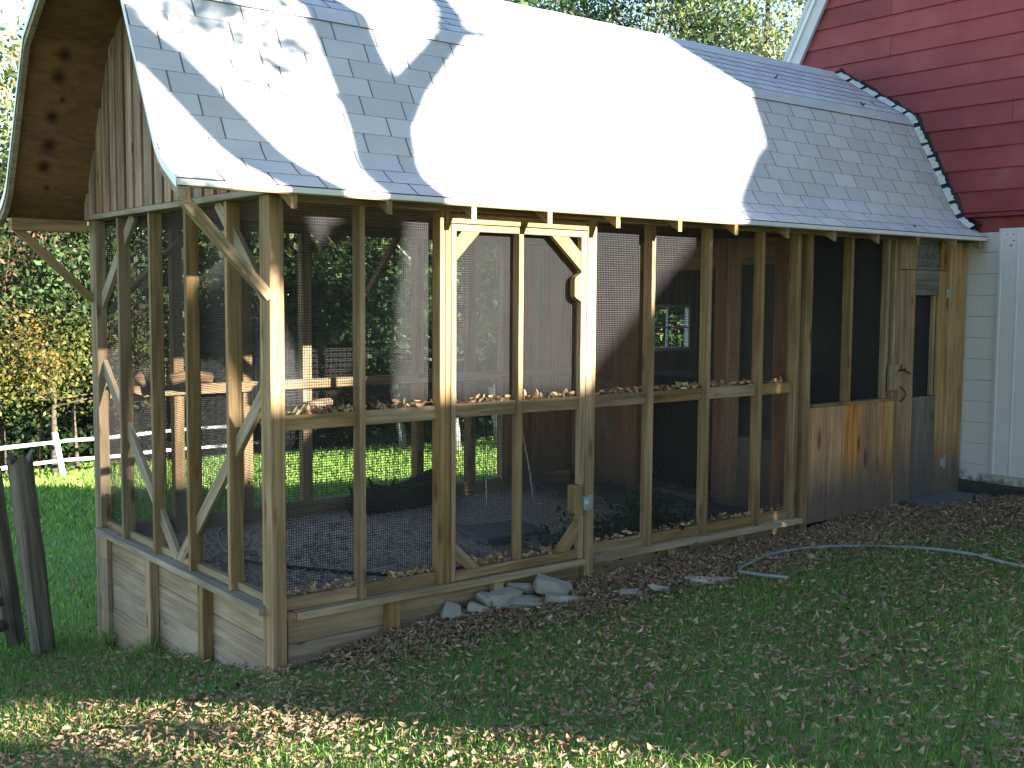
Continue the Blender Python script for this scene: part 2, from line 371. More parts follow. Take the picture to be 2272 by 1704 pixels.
# --- outrigger braces under the roof overhang, from the corner posts
beam('roof_brace', (-.555, -.16, 2.675), (.0, .02, 2.185), .052, .06, 'lumber', AV, (1, 0, 1))
beam('roof_brace', (-.58, 3.04, 2.72), (.0, 3.01, 2.15), .045, .06, 'lumber', AV, (1, 0, 1))
bx('lookout', -.585, -.04, 2.965, 3.045, 2.655, 2.745, 'lumber', AV)
# --- header over the door
bx('header', 1.247, 2.405, -.004, .036, 2.652, 2.712, 'lumber', AV)
# --- back wall
for x in (.62, 1.22, 1.78, 2.96, 3.57, 3.985): bx('stud', x, x+.085, YB-.085, YB-.002, .36, 2.72, 'lumber', AV)
bx('rail', .09, 4.88, YB-.128, YB-.088, 1.384, 1.468, 'lumber', AV); bx('top_plate', .1, 7.33, YB-.086, YB-.012, 2.722, 2.80, 'lumber', AV)
bx('plank', .09, 4.9, YB-.07, YB-.03, .10, .385, 'skirt', AV); bx('plank', .09, 4.9, YB-.072, YB-.03, -.2, .095, 'skirt', AV); bx('plank', .09, 4.9, YB-.07, YB-.03, -.8, -.205, 'skirt', AV)
beam('brace', (2.42, YB-.11, 2.22), (2.74, YB-.11, 2.74), .036, .085, 'lumber', AV, (0, 1, 0)); beam('brace', (.1, YB-.11, 2.05), (.75, YB-.11, 2.7), .036, .085, 'lumber', AV, (0, 1, 0))

# --- wire mesh panels (real wires)
def wires(name, a0, a1, z0, z1, plane, at, parent, pitch=.0158, th=.0032, skip=()):
    V = []; F = []
    def bar(p, q, wd):
        i = len(V); u = (wd, 0); t = th*.5
        if plane == 'y': V.extend([(p[0]-wd[0], at-t, p[1]-wd[1]), (p[0]+wd[0], at-t, p[1]+wd[1]), (p[0], at+t, p[1]), (q[0]-wd[0], at-t, q[1]-wd[1]), (q[0]+wd[0], at-t, q[1]+wd[1]), (q[0], at+t, q[1])])
        else: V.extend([(at-t, p[0]-wd[0], p[1]-wd[1]), (at-t, p[0]+wd[0], p[1]+wd[1]), (at+t, p[0], p[1]), (at-t, q[0]-wd[0], q[1]-wd[1]), (at-t, q[0]+wd[0], q[1]+wd[1]), (at+t, q[0], q[1])])
        F.extend([(i, i+1, i+4, i+3), (i+1, i+2, i+5, i+4), (i+2, i, i+3, i+5)])
    a = a0
    while a < a1:
        bar((a, z0), (a+random.uniform(-.001, .001), z1), (th*.55, 0)); a += pitch
    z = z0
    while z < z1:
        bar((a0, z), (a1, z+random.uniform(-.001, .001)), (0, th*.55)); z += pitch
    o = npmesh(name, V, F, 'wire', parent); return tag(o, kind='stuff')
wires('wire_mesh', .09, 1.20, .40, 2.73, 'y', .093, AV); wires('wire_mesh', 2.45, 4.86, .40, 2.73, 'y', .093, AV)
wires('wire_mesh', .07, 2.99, .40, 2.76, 'x', .093, AV, th=.0024)
wires('wire_mesh', .09, 4.88, .36, 2.73, 'y', YB+.004, AV, th=.0026)
wires('wire_mesh', 4.96, 6.2, 1.28, 2.72, 'y', .093, AV)

# --- screen door
D = bx('door', 1.252, 1.291, .0, .045, .356, 2.646, 'lumber', AV); tag(D, 'narrow screen door frame of pale lumber')
def dsub(name, *a, mat='lumber'):
    o = bx(name, *a, mat, None); m = o.matrix_basis.copy(); o.parent = D; o.matrix_parent_inverse = D.matrix_basis.inverted(); o.matrix_basis = m; return o
dsub('stile', 2.354, 2.402, 0, .05, .356, 2.646)
dsub('top_rail', 1.293, 2.352, .002, .045, 2.604, 2.646); dsub('bottom_rail', 1.293, 2.352, .002, .05, .356, .42)
dsub('mullion', 1.798, 1.837, -.002, .066, .422, 2.602)
dsub('mid_rail', 1.293, 1.796, .02, .062, 1.414, 1.503); dsub('mid_rail', 1.839, 2.352, .02, .062, 1.412, 1.50)
def dprism(name, pts, y0, y1, mat='lumber', along=(1, 0, 1)):
    o = prism(name, [(x, y0, z) for x, z in pts], (0, y1-y0, 0), mat, None, along); m = o.matrix_basis.copy(); o.parent = D; o.matrix_parent_inverse = D.matrix_basis.inverted(); o.matrix_basis = m; return o
dprism('corner_brace', [(1.294, 2.555), (1.294, 2.42), (1.475, 2.601), (1.335, 2.601)], .004, .04)
dprism('corner_brace', [(2.09, 2.601), (2.235, 2.601), (2.35, 2.5), (2.35, 2.38)], .004, .04, along=(1, 0, -1))
dprism('corner_brace', [(1.294, .60), (1.294, .49), (1.385, .423), (1.49, .423)], .004, .04, along=(1, 0, -1))
dprism('corner_brace', [(2.35, .64), (2.35, .51), (2.265, .423), (2.14, .423)], .004, .04)
dprism('hand_block', [(2.352, 2.36), (2.30, 2.33), (2.29, 2.31), (2.29, 2.20), (2.305, 2.185), (2.352, 2.16)], -.004, .045, along=(0, 0, 1))
dprism('latch_block', [(2.352, .885), (2.29, .885), (2.282, .87), (2.282, .70), (2.30, .675), (2.352, .66)], -.03, .045, along=(0, 0, 1))
dsub('spring_plate', 2.37, 2.415, -.036, -.004, .705, .795, mat='galv'); dsub('spring_plate', 2.42, 2.475, -.012, -.003, .695, .80, mat='galv'); dsub('sticker', 2.378, 2.406, -.0375, -.0362, .745, .772, mat='foil'); dsub('spring_hinge', 2.41, 2.425, -.03, -.012, .69, .805, mat='galv')
wm = wires('wire_mesh', 1.28, 2.36, .40, 2.62, 'y', .07, None); wm.parent = D; wm.matrix_parent_inverse = D.matrix_basis.inverted()

# --- roof -------------------------------------------------------------
PROF = [(-.205, 2.785), (-.12, 2.838), (-.03, 2.893), (.03, 2.942), (.08, 3.00), (.13, 3.09), (.60, 3.975), (.615, 3.99), (1.525, 4.56)]
PA = np.array(PROF); seg = np.r_[0, np.cumsum(np.linalg.norm(np.diff(PA, axis=0), axis=1))]; LEN = seg[-1]
def prof(s, off=0.):
    y, z = np.interp(s, seg, PA[:, 0]), np.interp(s, seg, PA[:, 1]); y2, z2 = np.interp(s+.02, seg, PA[:, 0]), np.interp(s+.02, seg, PA[:, 1])
    y1, z1 = np.interp(s-.02, seg, PA[:, 0]), np.interp(s-.02, seg, PA[:, 1]); t = np.array([y2-y1, z2-z1]); t /= np.linalg.norm(t)+1e-9
    return y-t[1]*off, z+t[0]*off
def roofz(y):
    y = min(y, YB-y); return float(np.interp(y, PA[:, 0], PA[:, 1]))
RX0, RX1 = -.60, 7.33
def deck():
    pts = [(y, z-.008) for y, z in PROF]+[(YB-y, z-.008) for y, z in PROF[-2::-1]]; n = len(pts); V = []; F = []
    low = [(y, z-.026) for y, z in PROF]; low = low+[(YB-y, z) for y, z in low[-2::-1]]
    for x in (RX0, RX1):
        for p in pts: V.append((x, *p))
        for p in low: V.append((x, *p))
    for i in range(n-1):
        F += [(i, i+1, 2*n+i+1, 2*n+i), (n+i, 3*n+i, 3*n+i+1, n+i+1), (i, n+i, n+i+1, i+1), (2*n+i, 2*n+i+1, 3*n+i+1, 3*n+i)]
    F += [(0, 2*n, 3*n, n), (n-1, 2*n-1, 4*n-1, 3*n-1)]
    return pymesh('roof', V, F, 'ply', AV)
ROOF = deck(); tag(ROOF, 'gambrel roof of pale grey shingles with a flared eave')
EXPO = .1385; sk_ = float(seg[6])
def tab(x0, x1, s0, s1, tint=(1, 1, 1), lift=.0052, mirror=False, head=True):
    """one shingle tab: butt edge, exposed face, then a headlap darkened to paint the shade and dirt in the slots"""
    rows = [(0., 1.), (.2, 1.), (.4, 1.), (.6, 1.), (.8, 1.), (1., 1.), (1.004, .2), (1.25, .2), (1.5, .2), (1.75, .2), (2.0, .2)] if head else [(0., 1.), (.25, 1.), (.5, 1.), (.75, 1.), (1., 1.)]  # low factors paint slot shade and dirt into the headlap colour
    V = []; Cc = []; F = []
    for q, c in rows:
        s_ = min(s0+(s1-s0)*q, LEN); lf = lift*(1-q*.5) if head else lift*(1-.3*q)
        y, z = prof(s_, lf)
        if mirror: y = YB-y
        V += [(x0, y, z), (x1, y, z)]; Cc += [tuple(t*c for t in tint)]*2
    for j in range(len(rows)-1): F.append((2*j, 2*j+1, 2*j+3, 2*j+2))
    n = len(V); y, z = prof(s0, lift); yb, zb = prof(s0-(.004 if s0 > sk_ else 0), lift-.0085)
    if mirror: y, yb = YB-y, YB-yb
    V += [(x0, y, z), (x1, y, z), (x1, yb, zb), (x0, yb, zb)]; Cc += [(.12, .12, .13)]*4; F.append((n, n+3, n+2, n+1))  # dark butt: black cut asphalt plus the painted shade line under each course
    return V, F, Cc
TABS = []
nrow = int(LEN/EXPO)
for r in range(nrow+1):
    s0 = r*EXPO
    if s0 > LEN-.03: break
    off = (r % 2)*.1525+(.05 if r % 3 == 0 else 0); x = RX0-.01-off
    while x < RX1:
        a, b = max(x+.005, RX0-.012), min(x+.305-.005, RX1)
        if b-a > .02: TABS.append((r, a, b, s0, s0+EXPO))
        x += .305
def area(t):   # apparent size from the camera: nearest, lower slope first
    r, a, b, s0, s1 = t; y, z = prof((s0+s1)/2); p = Vector(((a+b)/2, y, z)); nrm = Vector((0, -.88, .47)) if s0 < 1.5 else Vector((0, -.52, .85))
    v = CAM-p; return max(0, nrm.dot(v.normalized()))/v.length_squared*(b-a)
TABS.sort(key=area, reverse=True)
def put_tabs(lst, stuff=False):
    V = []; F = []; Cc = []
    for (r, a, b, s0, s1) in lst:
        g = random.uniform(.9, 1.06); tint = (g, g*random.uniform(.985, 1.01), g*random.uniform(.98, 1.03))
        v, f, c = tab(a, b, s0, s1, tint, random.uniform(.0046, .0056)+(.003 if s0 > sk_ else 0))
        if stuff:
            i = len(V); V += v; F += [tuple(k+i for k in q) for q in f]; Cc += c
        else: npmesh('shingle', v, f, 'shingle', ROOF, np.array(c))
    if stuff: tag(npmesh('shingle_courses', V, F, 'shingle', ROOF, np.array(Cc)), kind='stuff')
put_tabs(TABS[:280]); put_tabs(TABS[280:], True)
# far slope courses (one piece) and cap course over the knuckle and ridge
V = []; F = []; Cc = []
for r in range(nrow+1):
    s0 = r*EXPO
    if s0 > LEN-.03: break
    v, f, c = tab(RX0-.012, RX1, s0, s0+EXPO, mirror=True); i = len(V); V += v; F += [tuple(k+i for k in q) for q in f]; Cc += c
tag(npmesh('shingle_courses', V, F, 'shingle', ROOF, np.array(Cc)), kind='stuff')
x = RX0-.01; sk = float(seg[6])
while x < RX1:
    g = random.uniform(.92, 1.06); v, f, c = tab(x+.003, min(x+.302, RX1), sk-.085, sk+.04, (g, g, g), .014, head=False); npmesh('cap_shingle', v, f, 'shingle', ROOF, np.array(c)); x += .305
x = RX0-.01
while x < RX1:
    zz = PROF[-1][1]; pts = [(x, 1.36, zz-.092), (x, 1.525, zz+.018), (x, 1.69, zz-.092), (x, 1.69, zz-.101), (x, 1.525, zz+.008), (x, 1.36, zz-.101)]
    o = prism('cap_shingle', pts, (.29, 0, random.uniform(0, .004)), 'shingle', ROOF)
    a = o.data.color_attributes.new('Col', 'FLOAT_COLOR', 'POINT'); a.data.foreach_set('color', [1.]*4*len(o.data.vertices)); x += .295
# drip edge along the eave, rake trim along the gable ends
bx('drip_edge', RX0-.012, RX1+.01, -.213, -.2065, 2.750, 2.781, 'white_metal', ROOF, ch=.001)
bx('sub_fascia', RX0, RX1, -.205, -.167, 2.742, 2.768, 'lumber', ROOF)
def rake(x0, x1, lo, hi, mat, name):
    pts = [(y, z) for y, z in PROF]; pts = pts+[(YB-y, z) for y, z in pts[-2::-1]]; n = len(pts); V = []
    for x in (x0, x1):
        for d in (lo, hi):
            for y, z in pts: V.append((x, y, z+d))
    F = []
    for i in range(n-1): F += [(i, n+i, n+i+1, i+1), (2*n+i, 2*n+i+1, 3*n+i+1, 3*n+i), (i, i+1, 2*n+i+1, 2*n+i), (n+i, 3*n+i, 3*n+i+1, n+i+1)]
    F += [(0, 2*n, 3*n, n), (n-1, 2*n-1, 4*n-1, 3*n-1)]
    return pymesh(name, V, F, mat, ROOF)
rake(RX0-.017, RX0-.013, -.05, .004, 'white_metal', 'rake_trim')
rake(RX0-.008, RX0+.03, -.10, -.027, 'ledge', 'rake_board')
# rafter tails under the eave
for i in range(14):
    x = -.56+.613*i
    if x > 7.3: x = 7.24
    prism('rafter_tail', [(x-.019, -.2, 2.742), (x-.019, -.2, 2.665), (x-.019, .0, 2.785), (x-.019, .0, 2.87)], (.038, 0, 0), 'lumber', AV, (0, 1, .6))
# --- gable board-and-batten siding
y = .0; i = 0
while y < YB-.01:
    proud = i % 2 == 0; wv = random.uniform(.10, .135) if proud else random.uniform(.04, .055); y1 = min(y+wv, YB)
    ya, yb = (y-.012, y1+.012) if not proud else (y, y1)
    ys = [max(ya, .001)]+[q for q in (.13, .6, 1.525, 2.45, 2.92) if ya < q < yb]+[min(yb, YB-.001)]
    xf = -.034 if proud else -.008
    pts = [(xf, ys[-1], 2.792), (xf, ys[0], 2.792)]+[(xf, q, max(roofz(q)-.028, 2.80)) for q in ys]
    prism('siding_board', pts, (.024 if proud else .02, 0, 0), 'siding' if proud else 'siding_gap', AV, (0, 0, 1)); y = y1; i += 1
# --- flashing against the barn
FP = [s for s in np.linspace(.12, LEN, 34)]
V = []; F = []
for k, s in enumerate(FP):
    y, z = prof(s, .004); j = random.uniform(-.012, .012)
    V += [(7.24+j, y, z+.0), (7.27+j, *prof(s, .03)), (7.31, *prof(s, .042)), (7.343, *prof(s, .07+j))]
for k in range(len(FP)-1):
    for q in range(3): F.append((k*4+q, k*4+q+1, k*4+q+5, k*4+q+4))
pymesh('flashing', V, F, 'black', ROOF)
s = .14
while s < LEN-.03:
    L = random.uniform(.11, .2); V = []; nn = 9
    for j in range(nn+1):
        q = min(s+L*j/nn, LEN); V += [(7.215+random.uniform(0, .012), *prof(q, .012)), (7.285+random.uniform(-.02, .014), *prof(q, .048+random.uniform(-.004, .004)))]
    tag(pymesh('flashing_patch', V, [(2*j, 2*j+1, 2*j+3, 2*j+2) for j in range(nn)], 'chip', ROOF)); s += L+random.uniform(.02, .05)

# --- boarded end room: front wall
X = [4.957, 5.2, 5.45, 5.69, 5.955, 6.215]
for a, b in zip(X, X[1:]): bx('wall_board', a+.002, b-.002, -.004+random.uniform(-.003, .003), .02, .285, 1.272, 'pine', AV, ch=.002)
bx('window_sill', 4.957, 6.21, -.012, .085, 1.274, 1.297, 'lumber', AV)
bx('stud', 5.49, 5.53, .002, .089, 1.298, 2.72, 'lumber', AV); bx('stud', 6.15, 6.19, .002, .089, 1.298, 2.72, 'lumber', AV); bx('stud', 6.07, 6.108, .02, .089, 1.298, 2.72, 'lumber', AV)
bx('stud', 6.192, 6.222, -.003, .05, .3, 2.72, 'lumber', AV)
for a, b in ((7.05, 7.20), (7.203, 7.345)): bx('wall_board', a, b, -.006, .02, .285, 2.74, 'pinedoor', AV, ch=.002)
bx('wall_board', 6.228, 6.49, -.004, .02, 2.468, 2.74, 'pinedoor', AV, ch=.002); bx('wall_board', 6.895, 7.045, -.004, .02, 2.468, 2.74, 'pine', AV, ch=.002)
PD = bx('plank_door', 6.23, 6.489, -.002, .022, .288, 2.462, 'pinedoor', AV, ch=.002); tag(PD, 'plank door of pine and grey boards with a small dark window')
def psub(name, *a, mat='pinedoor', ch=.002):
    o = bx(name, *a, mat, None, ch=ch); m = o.matrix_basis.copy(); o.parent = PD; o.matrix_parent_inverse = PD.matrix_basis.inverted(); o.matrix_basis = m; return o
psub('board', 6.491, 6.69, -.005, .018, .29, 1.285, mat='greyboard'); psub('board', 6.692, 6.878, -.002, .02, .289, 1.285, mat='greyboard')
psub('board', 6.88, 7.046, -.004, .02, .288, 2.462); psub('board', 6.491, 6.878, -.003, .02, 2.232, 2.462, mat='greyboard')
psub('batten', 6.491, 6.878, .024, .045, 1.20, 1.283, mat='lumber'); psub('window_jamb', 6.84, 6.877, .022, .06, 1.29, 2.23, mat='lumber')
psub('window_screen', 6.46, 6.90, .062, .066, 1.25, 2.26, mat='dark')
psub('hinge', 7.0, 7.04, -.02, -.006, 2.21, 2.29, mat='galv'); psub('hinge', 7.05, 7.075, -.016, -.008, 2.18, 2.32, mat='galv')
psub('hinge', 7.0, 7.04, -.02, -.006, .60, .67, mat='galv'); psub('hinge', 7.05, 7.075, -.016, -.008, .57, .70, mat='galv')
def pt(name, pts, r):
    o = tube(name, pts, r, 'iron', None, 6, 0, 4); o.parent = PD; o.matrix_parent_inverse = PD.matrix_basis.inverted(); return o
pt('handle', [(6.27, -.01, 1.40), (6.285, -.03, 1.375), (6.315, -.042, 1.33), (6.30, -.03, 1.285), (6.27, -.01, 1.262)], .006)
pt('latch_bolt', [(6.20, -.02, 1.545), (6.27, -.022, 1.55), (6.335, -.022, 1.555)], .009); pt('latch_bolt', [(6.30, -.022, 1.552), (6.34, -.035, 1.53), (6.39, -.04, 1.51)], .006); pt('latch_bolt', [(6.265, -.02, 1.55), (6.265, -.022, 1.60)], .006)
bx('latch_block', 6.075, 6.205, -.035, .0, 1.375, 1.60, 'ledge', AV)
# dusty filter pad in the vent opening
V = []; F = []; n1, n2 = 22, 14
for j in range(n2+1):
    for i in range(n1+1): V.append((6.492+.40*i/n1, .03-random.random()*.03, 2.50+.22*j/n2))
for j in range(n2):
    for i in range(n1): a = j*(n1+1)+i; F.append((a, a+1, a+n1+2, a+n1+1))
M['vent'] = plain('dusty_filter', (.16, .16, .165), .95, .45, 25.)
pymesh('vent_filter', V, F, 'vent', AV); bx('vent_sill', 6.492, 6.893, .0, .05, 2.466, 2.498, 'greyboard', AV)
# room shell: partition, back wall with a window, far wall, ceiling
PX = 4.90
def pboard(y0, y1, z0, z1, mat='inner'): return bx('partition_board', PX, PX+.022+random.uniform(0, .006), y0+.002, y1-.002, z0, z1, mat, AV, ch=.002)
pboard(.10, .23, .33, 2.72); pboard(.23, .36, .33, 2.72); pboard(.36, .545, .33, .965, 'greyboard'); pboard(.545, .73, .33, .965, 'greyboard'); pboard(.36, .73, 2.49, 2.72)
pboard(.73, .88, .33, 2.72); pboard(.88, 1.03, .33, 2.72); bx('post', PX-.02, PX+.07, 1.98, 2.11, .3, 2.72, 'inner', AV)
for a, b in ((2.115, 2.30), (2.30, 2.49), (2.49, 2.68), (2.68, 2.87), (2.87, 2.96)): pboard(a, b, .33, 2.72)
for i_ in range(5): bx('back_board', 4.075+.171*i_, 4.244+.171*i_, YB-.028, YB-.001, .15, 2.72, 'inner', AV, ch=.002)
bx('partition_board', PX, PX+.02, 1.03, 1.98, 2.45, 2.72, 'inner', AV); bx('threshold', PX-.03, PX+.1, 1.03, 1.98, .33, .375, 'greyboard', AV)
bx('pale_panel', PX-.012, PX-.003, 2.34, 2.62, .88, 1.36, 'ledge', AV)
pymesh('opening_dark_sheet', [(PX+.05, .34, .95), (PX+.05, .75, .95), (PX+.05, .75, 2.5), (PX+.05, .34, 2.5), (PX+.054, .34, .95), (PX+.054, .75, .95), (PX+.054, .75, 2.5), (PX+.054, .34, 2.5)], [(0, 1, 2, 3), (7, 6, 5, 4), (0, 4, 5, 1), (1, 5, 6, 2), (2, 6, 7, 3), (3, 7, 4, 0)], 'dark', AV)  # opaque dark sheet standing in for the unlit window opening
for a, b, c, d in ((4.93, 5.80, -.3, 2.78), (6.75, 7.33, -.3, 2.78), (5.80, 6.75, -.3, 1.60), (5.80, 6.75, 2.12, 2.78)):
    n = max(1, round((b-a)/.24))
    for i in range(n): bx('back_board', a+(b-a)*i/n+.001, a+(b-a)*(i+1)/n-.001, YB-.03, YB, c, d, 'greyboard', AV, ch=.002)
WF = bx('window', 5.80, 6.75, YB-.05, YB+.02, 2.085, 2.12, 'trim', AV)
def wsub(*a):
    o = bx('muntin', *a, 'trim', None); m = o.matrix_basis.copy(); o.parent = WF; o.matrix_parent_inverse = WF.matrix_basis.inverted(); o.matrix_basis = m
wsub(5.80, 6.75, YB-.05, YB+.02, 1.60, 1.635); wsub(5.801, 5.83, YB-.049, YB+.019, 1.636, 2.084); wsub(6.72, 6.749, YB-.049, YB+.019, 1.636, 2.084)
wsub(6.10, 6.125, YB-.03, YB, 1.636, 2.084); wsub(6.39, 6.415, YB-.03, YB, 1.636, 2.084); wsub(5.83, 6.72, YB-.032, YB-.002, 1.85, 1.87)
bx('end_board', 7.30, 7.33, .1, 3.0, .2, 2.78, 'dark', AV); 
pymesh('ceiling', [(.1, .1, 2.81), (7.3, .1, 2.81), (7.3, 3.0, 2.81), (.1, 3.0, 2.81), (.1, .1, 2.83), (7.3, .1, 2.83), (7.3, 3.0, 2.83), (.1, 3.0, 2.83)], [(3, 2, 1, 0), (4, 5, 6, 7), (0, 1, 5, 4), (1, 2, 6, 5), (2, 3, 7, 6), (3, 0, 4, 7)], 'inner', AV)
# --- floor
def floor():
    xs = np.linspace(.08, 7.32, 120); ys = np.linspace(.09, 2.97, 50); Xg, Yg = np.meshgrid(xs, ys)
    Z = .255+.02*np.sin(Xg*1.7)*np.sin(Yg*2.1)+rng.random(Xg.shape)*.012; nx = len(xs); I = np.arange(Xg.size).reshape(Xg.shape)
    F = np.stack([I[:-1, :-1], I[:-1, 1:], I[1:, 1:], I[1:, :-1]], -1).reshape(-1, 4)
    return npmesh('floor', np.stack([Xg, Yg, Z], -1), F, 'gravel', AV)
floor()

# ================================================================== barn
BN = empty('barn', (0, 0, 0))
tag(BN, 'red barn with lap siding above a white painted block wall at the right', 'barn')
RK = lambda z: 2.017-(z-4.685)*.5356          # inner edge of the left rake
BX1, BY0 = 10.4, -4.6
z = 3.026; k = 0
while z < 6.4:
    z1 = z+.2035; a = .024
    yl0, yl1 = RK(z)-.0, RK(z1)
    cuts = [BY0]+sorted(random.sample([-3.1, -2.2, -1.2, -.41, .9], 1))+[None]
    for c0, c1 in zip(cuts, cuts[1:]):
        e0, e1 = (yl0, yl1) if c1 is None else (c1-.0015, c1-.0015); b0 = c0+.0015
        V = [(7.35-a, b0, z), (7.35-a, e0, z), (7.347, e1, z1), (7.347, b0, z1), (7.36, b0, z), (7.36, e0, z), (7.36, e1, z1), (7.36, b0, z1)]
        c = Vector((7.35, (b0+e0)/2, z+.1))
        me = bpy.data.meshes.new('siding_board'); me.from_pydata([Vector((v[1], v[0], v[2]))-Vector((c.y, c.x, c.z)) for v in V], [], [(0, 1, 2, 3), (7, 6, 5, 4), (0, 4, 5, 1), (1, 5, 6, 2), (2, 6, 7, 3), (3, 7, 4, 0)][::1]); me.update()
        o = link('siding_board', me, 'red', BN); o.matrix_local = Matrix(((0, 1, 0, c.x), (1, 0, 0, c.y), (0, 0, 1, c.z), (0, 0, 0, 1)))
    z = z1; k += 1
def bpoly(x0, x1, pts, mat, name): return prism(name, [(x0, y, zz) for y, zz in pts], (x1-x0, 0, 0), mat, BN)
ym = -1.0      # ridge
half = [(RK(2.9)+.2, 2.9), (RK(6.3)+.2, 6.3), (ym, 7.9)]
outl = half+[(2*ym-y, zz) for y, zz in half[-2::-1]]
core = [(2.6, .3)]+[(min(y, 9), zz) for y, zz in [(RK(3.0)-.12, 3.0), (RK(6.3)-.12, 6.3), (ym, 7.7), (2*ym-RK(6.3)+.12, 6.3), (2*ym-RK(3)+.12, 3.0)]]+[(-4.6, .3)]
bpoly(7.405, BX1, core, 'red', 'wall')
# roof slabs
def slab(p, q, th, name='roof'):
    d = Vector((0, q[0]-p[0], q[1]-p[1])).normalized(); n = Vector((0, -d.z, d.y)) if d.y*1 < 0 else Vector((0, d.z, -d.y)); n = n if n.z > 0 else -n
    a, b = Vector((7.30, *p)), Vector((7.30, *q)); return prism(name, [a, b, b+n*th, a+n*th], (BX1-7.2, 0, 0), 'houseroof', BN)
for p, q in zip(outl, outl[1:]): slab(p, q, .04)
# white rake boards
def rakeb(z0, z1, sgn=1):
    yA, yB_ = RK(z0), RK(z1)
    f = (lambda y: y) if sgn > 0 else (lambda y: 2*ym-y)
    prism('rake_board', [(7.29, f(yA), z0), (7.29, f(yB_), z1), (7.29, f(yB_+.135), z1), (7.29, f(yA+.135), z0)], (.042, 0, 0), 'trim', BN)
    prism('rake_trim', [(7.27, f(yA+.137), z0), (7.27, f(yB_+.137), z1), (7.27, f(yB_+.20), z1+.01), (7.27, f(yA+.20), z0+.01)], (.062, 0, 0), 'white_metal', BN)
    prism('rake_trim', [(7.262, f(yA+.19), z0), (7.262, f(yB_+.19), z1), (7.262, f(yB_+.235), z1+.01), (7.262, f(yA+.235), z0+.01)], (.03, 0, 0), 'trim', BN)
rakeb(3.0, 6.3); rakeb(3.0, 6.3, -1)
# drip moulding and fascia below the siding
prism('drip_mould', [(7.29, BY0, 2.978), (7.345, BY0, 3.024), (7.36, BY0, 3.024), (7.36, BY0, 2.978)], (0, 2.9-BY0, 0), 'red', BN)
bx('fascia', 7.37, 7.40, BY0, 2.7, 2.835, 2.976, 'red', BN)
# painted blocks
zj = 1.0131-.204*3; row = 0
while zj < 2.80:
    z1 = min(zj+.204, 2.835); y = .62-(row % 2)*.2
    while y > -1.6:
        bx('block', 7.375+random.uniform(-.001, .001), 7.42, y-.3965, y-.0005, zj+.001, z1-.001, 'block', BN, ch=.0022); y -= .397
    zj = z1; row += 1
bx('foundation', 7.34, 7.45, BY0, .7, .1, .44, 'foundation', BN, ch=.02)
# ribbed white steel door panel
PN = bx('sliding_door', 7.318, 7.33, -2.6, -.335, .535, 2.862, 'panel', BN); tag(PN, 'white ribbed steel sliding door of the barn')
for i in range(14):
    y = -.345-.165*i
    V = [(7.318, y, .537), (7.3125, y-.008, .537), (7.3125, y-.02, .537), (7.318, y-.028, .537)]
    o = prism('rib', V, (0, 0, 2.322), 'panel', None); o.parent = PN; o.matrix_parent_inverse = PN.matrix_basis.inverted()
for yy, zz, rr_ in ((-.475, 2.805, .007), (-.48, 2.745, .008), (-.455, 2.70, .009), (-.415, 2.80, .005)):
    o = tube('rust_spot', [(7.3175, yy, zz), (7.3165, yy, zz)], [rr_, rr_*.9], 'iron', None, 8); o.parent = PN; o.matrix_parent_inverse = PN.matrix_basis.inverted()

# ================================================================== things on the ground outside
def rock(name, label, c, size, seed, mat='stone', rot=0., tilt=(0, 0), cat='stone', group='stones heaped against the skirt boards', npt=13):
    rr = random.Random(seed); bm = bmesh.new()
    for i in range(npt):
        v = Vector((rr.gauss(0, 1), rr.gauss(0, 1), rr.gauss(0, 1))).normalized()
        q = Vector([math.copysign(abs(t)**.5, t) for t in v]); bm.verts.new((q.x*size[0]/2, q.y*size[1]/2, q.z*size[2]/2))
    r = bmesh.ops.convex_hull(bm, input=bm.verts); bmesh.ops.delete(bm, geom=[g for g in r['geom_interior'] if isinstance(g, bmesh.types.BMVert)], context='VERTS')
    bmesh.ops.bevel(bm, geom=list(bm.edges), offset=min(size)*.03, segments=1, affect='EDGES', profile=.6)
    me = bpy.data.meshes.new(name); bm.to_mesh(me); bm.free(); o = link(name, me, mat)
    o.location = c; o.rotation_euler = (tilt[0], tilt[1], rot); return tag(o, label, cat, group)
R_ = [((1.22, -.06, .16), (.30, .16, .13), .9, (.3, -.35), 'narrow grey stone tilted on end at the left of the heap'),
      ((1.42, -.10, .17), (.20, .16, .15), .2, (.1, .2), 'small blocky grey stone beside the tilted narrow one'),
      ((1.50, -.02, .23), (.22, .18, .10), .6, (.2, .1), 'small stone resting at the back between two larger ones'),
      ((1.62, -.10, .22), (.28, .22, .15), .3, (.1, -.1), 'rounded grey stone in the middle of the heap'),
      ((1.53, -.25, .14), (.24, .16, .08), .5, (0, 0), 'low flat stone at the front of the heap'),
      ((1.74, -.26, .20), (.46, .28, .13), .35, (.12, .1), 'broad pale flat stone at the front right of the heap'),
      ((1.80, -.02, .25), (.24, .16, .10), .2, (-.1, .2), 'thin stone wedged behind the broad pale one'),
      ((2.00, -.14, .255), (.34, .26, .15), -.3, (.1, .3), 'largest squarish stone at the right end of the heap'),
      ((1.92, -.36, .22), (.30, .14, .09), -.6, (0, .1), 'long low stone half buried in leaves by the largest'),
      ((1.30, -.17, .13), (.14, .11, .07), .1, (0, 0), 'smallest stone lying in the leaves at the left front')]
for i, (c, sz, rot, tl, lab) in enumerate(R_): rock('stone', lab, (c[0], c[1], c[2]-.025), sz, 40+i, rot=rot, tilt=tl)
